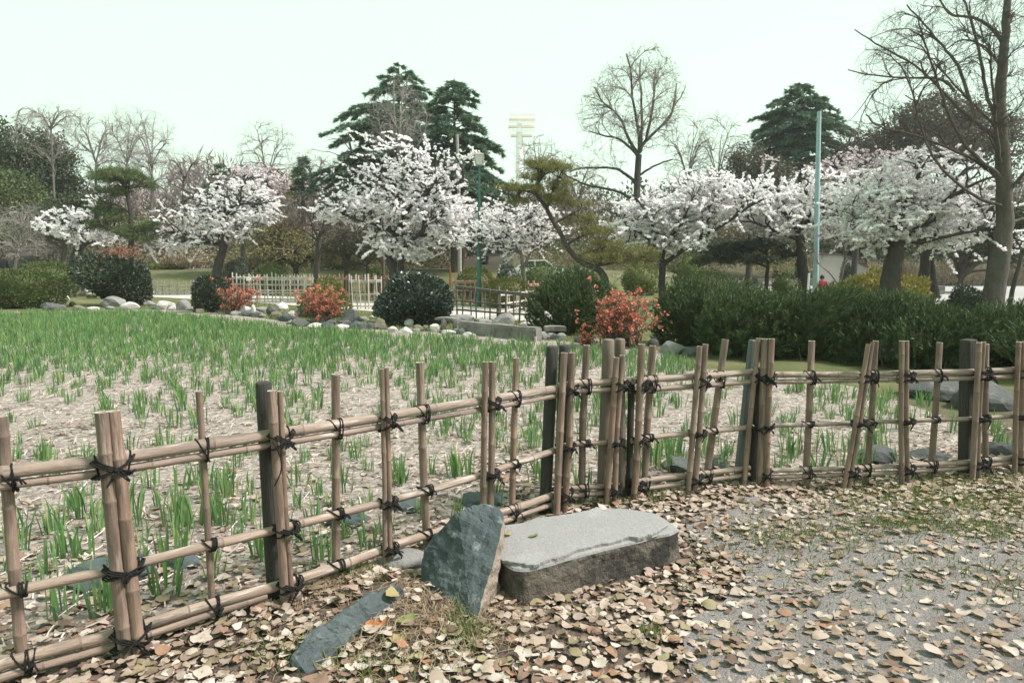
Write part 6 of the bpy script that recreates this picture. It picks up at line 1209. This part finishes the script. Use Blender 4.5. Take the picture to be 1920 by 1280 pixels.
mb = MB(); P = gp(1755, 556); slab_box("kerb_block", "grey concrete block on the grass by the double cherry trunk", "block", gp(1748, 552), gp(1772, 552), 0, .42, .4, M['concrete'])
# a white car half hidden behind the clipped mound and the farther lamp post
cc = at(998, 512, 40); cz = float(terr(cc[0], cc[1])); car = thing("parked_car", "white car half hidden by bushes right of the farther green lamp post", "car", (cc[0], cc[1], cz))
prof = np.array([(-1.9, .35), (-1.92, .75), (-1.6, .92), (-.95, .98), (-.45, 1.42), (.75, 1.45), (1.35, 1.02), (1.9, .92), (1.95, .4), (1.5, .28), (-1.5, .28)])
def prism(mb, pr, y0, y1, o, inset=0.0):
    n = len(pr); V = [(x, y0, z) for x, z in pr] + [(x, y1, z) for x, z in pr]; mb.add(np.array(V) + o, [(i, (i + 1) % n, (i + 1) % n + n, i + n) for i in range(n)]); b = mb.n - 2 * n
    mb.F.append(((np.arange(n)[::-1] + b)[None].astype(np.int32), 0, False)); mb.F.append(((np.arange(n) + n + b)[None].astype(np.int32), 0, False))
o_ = np.array((cc[0], cc[1], cz)); mb = MB(); prism(mb, prof, -.82, .82, o_); mb.obj("body", M['carwhite'], car)
for wp in ([(-.82, 1.02), (-.38, 1.36), (.1, 1.37), (.1, 1.02)], [(.16, 1.02), (.16, 1.37), (.7, 1.38), (1.15, 1.04)]):
    mb = MB(); prism(mb, np.array(wp), -.828, .828, o_); mb.obj("side_window", M['glassdark'], car)
for x in (-1.2, 1.25):
    for y in (-.75, .75):
        mb = MB(); tubes(mb, [o_ + np.array((x, y - .1, .31)), o_ + np.array((x, y + .1, .31))], [.31, .31], 16, cap=True); mb.obj("wheel", M['rubber'], car)
# the stadium light tower far off
Yt = 460; tw = thing("light_tower", "hazy stadium light tower far off in the middle, above the pines", "light tower", (at(974, 470, Yt)[0], Yt, 0)); s = Yt / F
mb = MB(); tubes(mb, [np.array((at(974, 470, Yt)[0], Yt, 0)), at(974, 250, Yt), at(974, 205, Yt)], [9 * s, 6.5 * s, 1.2 * s], 12); mb.obj("mast", M['towerwhite'], tw)
for py, x0, x1 in ((224, 955, 1004), (238, 953, 1002), (255, 958, 998)):
    mb = MB(); a_, b_ = at(x0, py, Yt), at(x1, py - 3, Yt); box(mb, np.array((a_[0], Yt - 2.2, a_[2] - .55)), np.array((b_[0], Yt + 2.2, a_[2] + .55))); mb.obj("platform", M['tower'], tw)
lm = MB(); tubes(lm, [(0, 0, 0), (0, -.9, 0)], [.7, 1.0], 10, cap=True); lme = lm.mesh("floodlight", M['towerwhite'])
for r_ in range(3):
    for k in range(9):
        o = bpy.data.objects.new("floodlight", lme); COL.objects.link(o); p = at(957 + k * 5.4, (218, 231, 247)[r_], Yt); o.location = p - np.array((0, 2.6, 0)); put(o, tw)
mb = MB()
for k in range(7): tubes(mb, [at(956 + k * 7.5, 258, Yt), at(954 + k * 7.8, 214, Yt)], [.16, .16], 4)
mb.obj("railing", M['tower'], tw)
# distant wood closing the view behind the park
def wood(name, key, label, seeds, n, Ls):
    mb = MB(); P = []
    for c, rr in seeds: P.append(np.array(c) + rdir(n) * (R.random(n) ** .4)[:, None] * np.array(rr))
    P = np.vstack(P); cards(mb, P, nrm(rdir(len(P)) + np.array((0, 0, .3))), Ls * R.uniform(.6, 1.3, len(P)), Ls * .6, LEAF); stuff(mb.obj(name, M[key]), label, "wood")
wood("far_wood", 'greyolive', "low grey green wood closing the view behind the park", [((x + R.normal(0, 2), 74 + R.uniform(-5, 10), 5.2 + R.uniform(-1, 2.2)), (4.5, 4, R.uniform(3, 4.8))) for x in np.linspace(-80, 80, 34) for j in (0, 1)], 420, .56)
wood("brush_wood", 'dry', "brown leafless brushwood on the slope before the far wood", [((x + R.normal(0, 1.5), 64 + R.uniform(-3, 3), 3.6 + R.uniform(0, 1.4)), (3.6, 2.5, R.uniform(1.2, 2.6))) for x in np.linspace(-58, 60, 34)], 620, .34)
def twig_wood(name, key, label, seeds, n, L_, W_):
    mb = MB(); P = []
    for c, rr in seeds: P.append(np.array(c) + rdir(n) * (R.random(n) ** .45)[:, None] * np.array(rr))
    P = np.vstack(P); cards(mb, P, nrm(rdir(len(P)) * .75 + np.array((0, 0, .8))), L_ * R.uniform(.5, 1.3, len(P)), W_); stuff(mb.obj(name, M[key]), label, "wood")
twig_wood("bare_wood", 'twigpink', "hazy brown wood of bare trees far behind the park", [((x + R.normal(0, 1.6), 69 + R.uniform(-4, 5), (7.6 if x < -24 or x > 26 else 5.6) + R.uniform(-1.6, 1.4)), (4, 3, R.uniform(2.5, 4.2))) for x in np.linspace(-66, 66, 46)], 800, 1.1, .026)
wood("undergrowth", 'hedge', "dark green undergrowth along the foot of the slope", [((x + R.normal(0, 1), 56 + R.uniform(-2, 2), 2.4 + R.uniform(0, .7)), (2.4, 1.6, R.uniform(.7, 1.5))) for x in np.linspace(-52, 56, 34) if not -5 < x < 1.5], 420, .26)
wood("brown_scrub", 'dry', "brown leafless scrub on the slope behind the garden fences", [((x + R.normal(0, .8), 49 + R.uniform(-2.5, 2.5), 1.7 + R.uniform(0, .5)), (1.7, 1.3, R.uniform(.5, 1.2))) for x in list(np.linspace(-26, -5, 13)) + list(np.linspace(3, 24, 11))], 380, .22)
wood("olive_scrub", 'olivewood', "olive and yellowish scrub on the slope behind the garden fences", [((x + R.normal(0, .8), 46.5 + R.uniform(-2.5, 2.5), 1.4 + R.uniform(0, .5)), (1.5, 1.2, R.uniform(.5, 1.1))) for x in list(np.linspace(-20, -4.5, 11)) + list(np.linspace(2.5, 20, 8))], 420, .17)
wood("green_scrub", 'greyolive', "grey green bushes on the slope behind the garden fences", [((x + R.normal(0, .8), 51.5 + R.uniform(-2, 2), 2.2 + R.uniform(0, .8)), (1.9, 1.3, R.uniform(.8, 1.6))) for x in list(np.linspace(-40, -5.5, 17)) + list(np.linspace(3, 32, 14))], 380, .24)

# ------------------------------------------------------------------ people, bird, scrap of plastic
def skin_body(name, joints, edges, rad, m, parent, sub=2):
    me = bpy.data.meshes.new(name); me.from_pydata([tuple(map(float, j)) for j in joints], edges, []); o = bpy.data.objects.new(name, me); COL.objects.link(o)
    md = o.modifiers.new("skin", 'SKIN'); lay = me.skin_vertices[0].data
    for i, r in enumerate(rad): lay[i].radius = (r, r) if not isinstance(r, tuple) else r
    lay[0].use_root = True; s = o.modifiers.new("sub", 'SUBSURF'); s.levels = sub; s.render_levels = sub; me.materials.append(m)
    for p in me.polygons: p.use_smooth = True
    return put(o, parent)
def head(parent, c, r, facing, hair=True):
    V, Fc = ICO[3]; V = V * np.array((.78, .92, 1.12)) * r; f = nrm(np.array(facing, float)); Rz = np.array(((f[1], f[0], 0), (-f[0], f[1], 0), (0, 0, 1)))
    V[:, 1] += np.where((V[:, 1] > 0) & (np.abs(V[:, 0]) < .2 * r) & (np.abs(V[:, 2] + .1 * r) < .22 * r), .16 * r, 0)
    mb = MB().add(V @ Rz.T + c, Fc, 0, True)
    for sg in (-1, 1): e = ICO[1][0] * np.array((.1, .16, .26)) * r + np.array((sg * .78 * r, 0, -.05 * r)); mb.add(e @ Rz.T + c, ICO[1][1], 0, True)
    mb.obj("head", M['skin'], parent)
    k = ICO[3][0].copy(); h = k * np.array((.86, 1.0, 1.18)) * r; keep = ~((k[:, 1] > .35) & (k[:, 2] < .55)) & (k[:, 2] > -.45); ok = keep[ICO[3][1]].all(1)
    MB().add(h @ Rz.T + c, ICO[3][1][ok], 0, True).obj("hair", M['hair'], parent)
def person(label, px, foot_z, head_top_py, Y, facing, jm, tm, standing=True):
    p = at(px, 480, Y); x, y = p[0], p[1]; top = at(px, head_top_py, Y)[2]; h = top - foot_z; root = thing("person", label, "person", (x, y, foot_z)); k = h / 1.72
    f = nrm(np.array((*facing, 0), float)); sx = np.array((f[1], -f[0], 0))
    def q(a, b, z): return np.array((x, y, foot_z)) + (sx * a + f * b + np.array((0, 0, z))) * k
    J = [q(0, 0, .98), q(0, 0, 1.18), q(0, .01, 1.38), q(0, .02, 1.47), q(.19, 0, 1.41), q(.25, -.02, 1.12), q(.24, .08, .88), q(-.19, 0, 1.41), q(-.25, -.02, 1.12), q(-.24, .08, .88)]
    skin_body("body", J, [(0, 1), (1, 2), (2, 3), (2, 4), (4, 5), (5, 6), (2, 7), (7, 8), (8, 9)], [.15 * k, .16 * k, .15 * k, .06 * k, .075 * k, .055 * k, .042 * k, .075 * k, .055 * k, .042 * k], jm, root)
    Lg = [q(0, 0, .95), q(.1, 0, .90), q(.11, .03, .50), q(.11, 0, .07), q(.11, .14, .03), q(-.1, 0, .90), q(-.11, .06, .50), q(-.11, .03, .07), q(-.11, .17, .03)]
    skin_body("trousers", Lg, [(0, 1), (1, 2), (2, 3), (3, 4), (0, 5), (5, 6), (6, 7), (7, 8)], [.14 * k, .10 * k, .068 * k, .05 * k, .04 * k, .10 * k, .068 * k, .05 * k, .04 * k], tm, root)
    head(root, q(0, .02, 1.60), .115 * k, f)
    for sg in (1, -1):                                     # hands: palm, four fingers, thumb
        w = q(sg * .24, .09, .86); mb = MB(); V = ICO[1][0] * np.array((.02, .04, .05)) * k + w - np.array((0, 0, .05 * k)); mb.add(V, ICO[1][1], 0, True)
        for j in range(4): a = w + f * (.03 - .02 * j) * k - np.array((0, 0, .09 * k)); tubes(mb, [a, a + np.array((0, 0, -.035 * k)) + f * .004, a + np.array((0, 0, -.06 * k)) + f * .012 * k], [.009 * k, .008 * k, .006 * k], 6)
        a = w + f * .04 * k - np.array((0, 0, .04 * k)); tubes(mb, [a, a + f * .02 * k - np.array((0, 0, .03 * k)), a + f * .025 * k - np.array((0, 0, .05 * k))], [.01 * k, .009 * k, .007 * k], 6); mb.obj("hand", M['skin'], root)
    return root, q
person("person with short black hair in black jacket and jeans walking away at left", 7, .30, 475, 29.5, (.1, 1), M['jacket'], M['jeans'])
mb = MB(); c = at(0, 514, 29.2); V, Fc = ICO[2]; mb.add(V * np.array((.13, .09, .19)) + c, Fc, 0, True); mb.add(0 * V[:3] + c, [(0, 1, 2)]); tag(mb.obj("carrier_bag", M['white'], None, c), "white bag carried by the person at the left edge", "bag")
def sitting(label, px, seat, Y, facing, jm, tm, k=1.0):
    c = np.array(seat); root = thing("person", label, "person", c); f = nrm(np.array((*facing, 0), float)); sx = np.array((f[1], -f[0], 0))
    def q(a, b, z): return c + (sx * a + f * b + np.array((0, 0, z))) * k
    J = [q(0, 0, .12), q(0, .02, .34), q(0, .08, .52), q(0, .10, .60), q(.18, .07, .53), q(.23, .17, .30), q(.12, .36, .26), q(-.18, .07, .53), q(-.23, .17, .30), q(-.12, .36, .26)]
    skin_body("body", J, [(0, 1), (1, 2), (2, 3), (2, 4), (4, 5), (5, 6), (2, 7), (7, 8), (8, 9)], [.15 * k, .15 * k, .14 * k, .06 * k, .075 * k, .055 * k, .04 * k, .075 * k, .055 * k, .04 * k], jm, root)
    Lg = [q(0, .02, .11), q(.1, .08, .11), q(.12, .46, .14), q(.12, .44, -.26), q(.12, .56, -.29), q(-.1, .08, .11), q(-.12, .46, .14), q(-.12, .44, -.26), q(-.12, .56, -.29)]
    skin_body("trousers", Lg, [(0, 1), (1, 2), (2, 3), (3, 4), (0, 5), (5, 6), (6, 7), (7, 8)], [.13 * k, .10 * k, .07 * k, .05 * k, .04 * k, .10 * k, .07 * k, .05 * k, .04 * k], tm, root); head(root, q(0, .12, .74), .115 * k, f); return root
sitting("dark haired person in a dark jacket sitting on the stairs", 911, (at(911, 497, 47.0)[0], 46.9, zb + .03 + 2 * .145), 46.9, (-.4, -1), M['jacket'], M['jacket'])
pr = gp(1540, 534); sitting("person in a red jacket crouching half hidden behind the pale blue pole", 1540, (at(1541, 520, 28)[0], 28.0, .28), 28, (.6, 1), M['redcloth'], M['jeans'], .9)
# bird on a twig of the big bare tree
c = at(1735, 137, 19); root = thing("bird", "small brown bird perched on a thin branch of the big bare tree", "bird", c - np.array((0, 0, .07)))
skin_body("body", [c, c + np.array((.0, -.01, .045)), c + np.array((.012, -.02, .078)), c + np.array((.034, -.026, .08)), c + np.array((-.012, .01, -.05)), c + np.array((-.024, .02, -.12))], [(0, 1), (1, 2), (2, 3), (0, 4), (4, 5)], [.036, .036, .026, .004, .02, .009], M['bird'], root)
mb = MB(); tubes(mb, [[c + np.array((.01 * q, 0, -.03)), c + np.array((.012 * q, 0, -.06)), c + np.array((.012 * q, -.012, -.068))] for q in (-1, 1)], [.003, .003, .003], 4); mb.obj("leg", M['twig'], root)
c = at(1845, 76, 18.9); V, Fc = ICO[3]; V = V * np.array((.085, .05, .062)); V = V * (1 + .35 * nz(V * 16, 1.0, 3)[:, None]); mb = MB(); mb.add(V + c, Fc, 0, False); tag(mb.obj("plastic_bag", M['teal'], None, c), "torn teal plastic bag caught in the upper branches of the big bare tree", "plastic bag")

# ------------------------------------------------------------------ air
mh = bpy.data.materials.new("thin_haze"); mh.use_nodes = True; t = mh.node_tree; t.nodes.clear(); pv = t.nodes.new("ShaderNodeVolumePrincipled"); pv.inputs["Color"].default_value = (.93, .98, .95, 1); pv.inputs["Density"].default_value = .0005; pv.inputs["Anisotropy"].default_value = .2
om = t.nodes.new("ShaderNodeOutputMaterial"); t.links.new(pv.outputs[0], om.inputs["Volume"])
hb = MB(); box(hb, (-520, -70, -1.3), (520, 930, 112)); stuff(hb.obj("haze", mh), "thin pale haze hanging over the whole park", "haze")
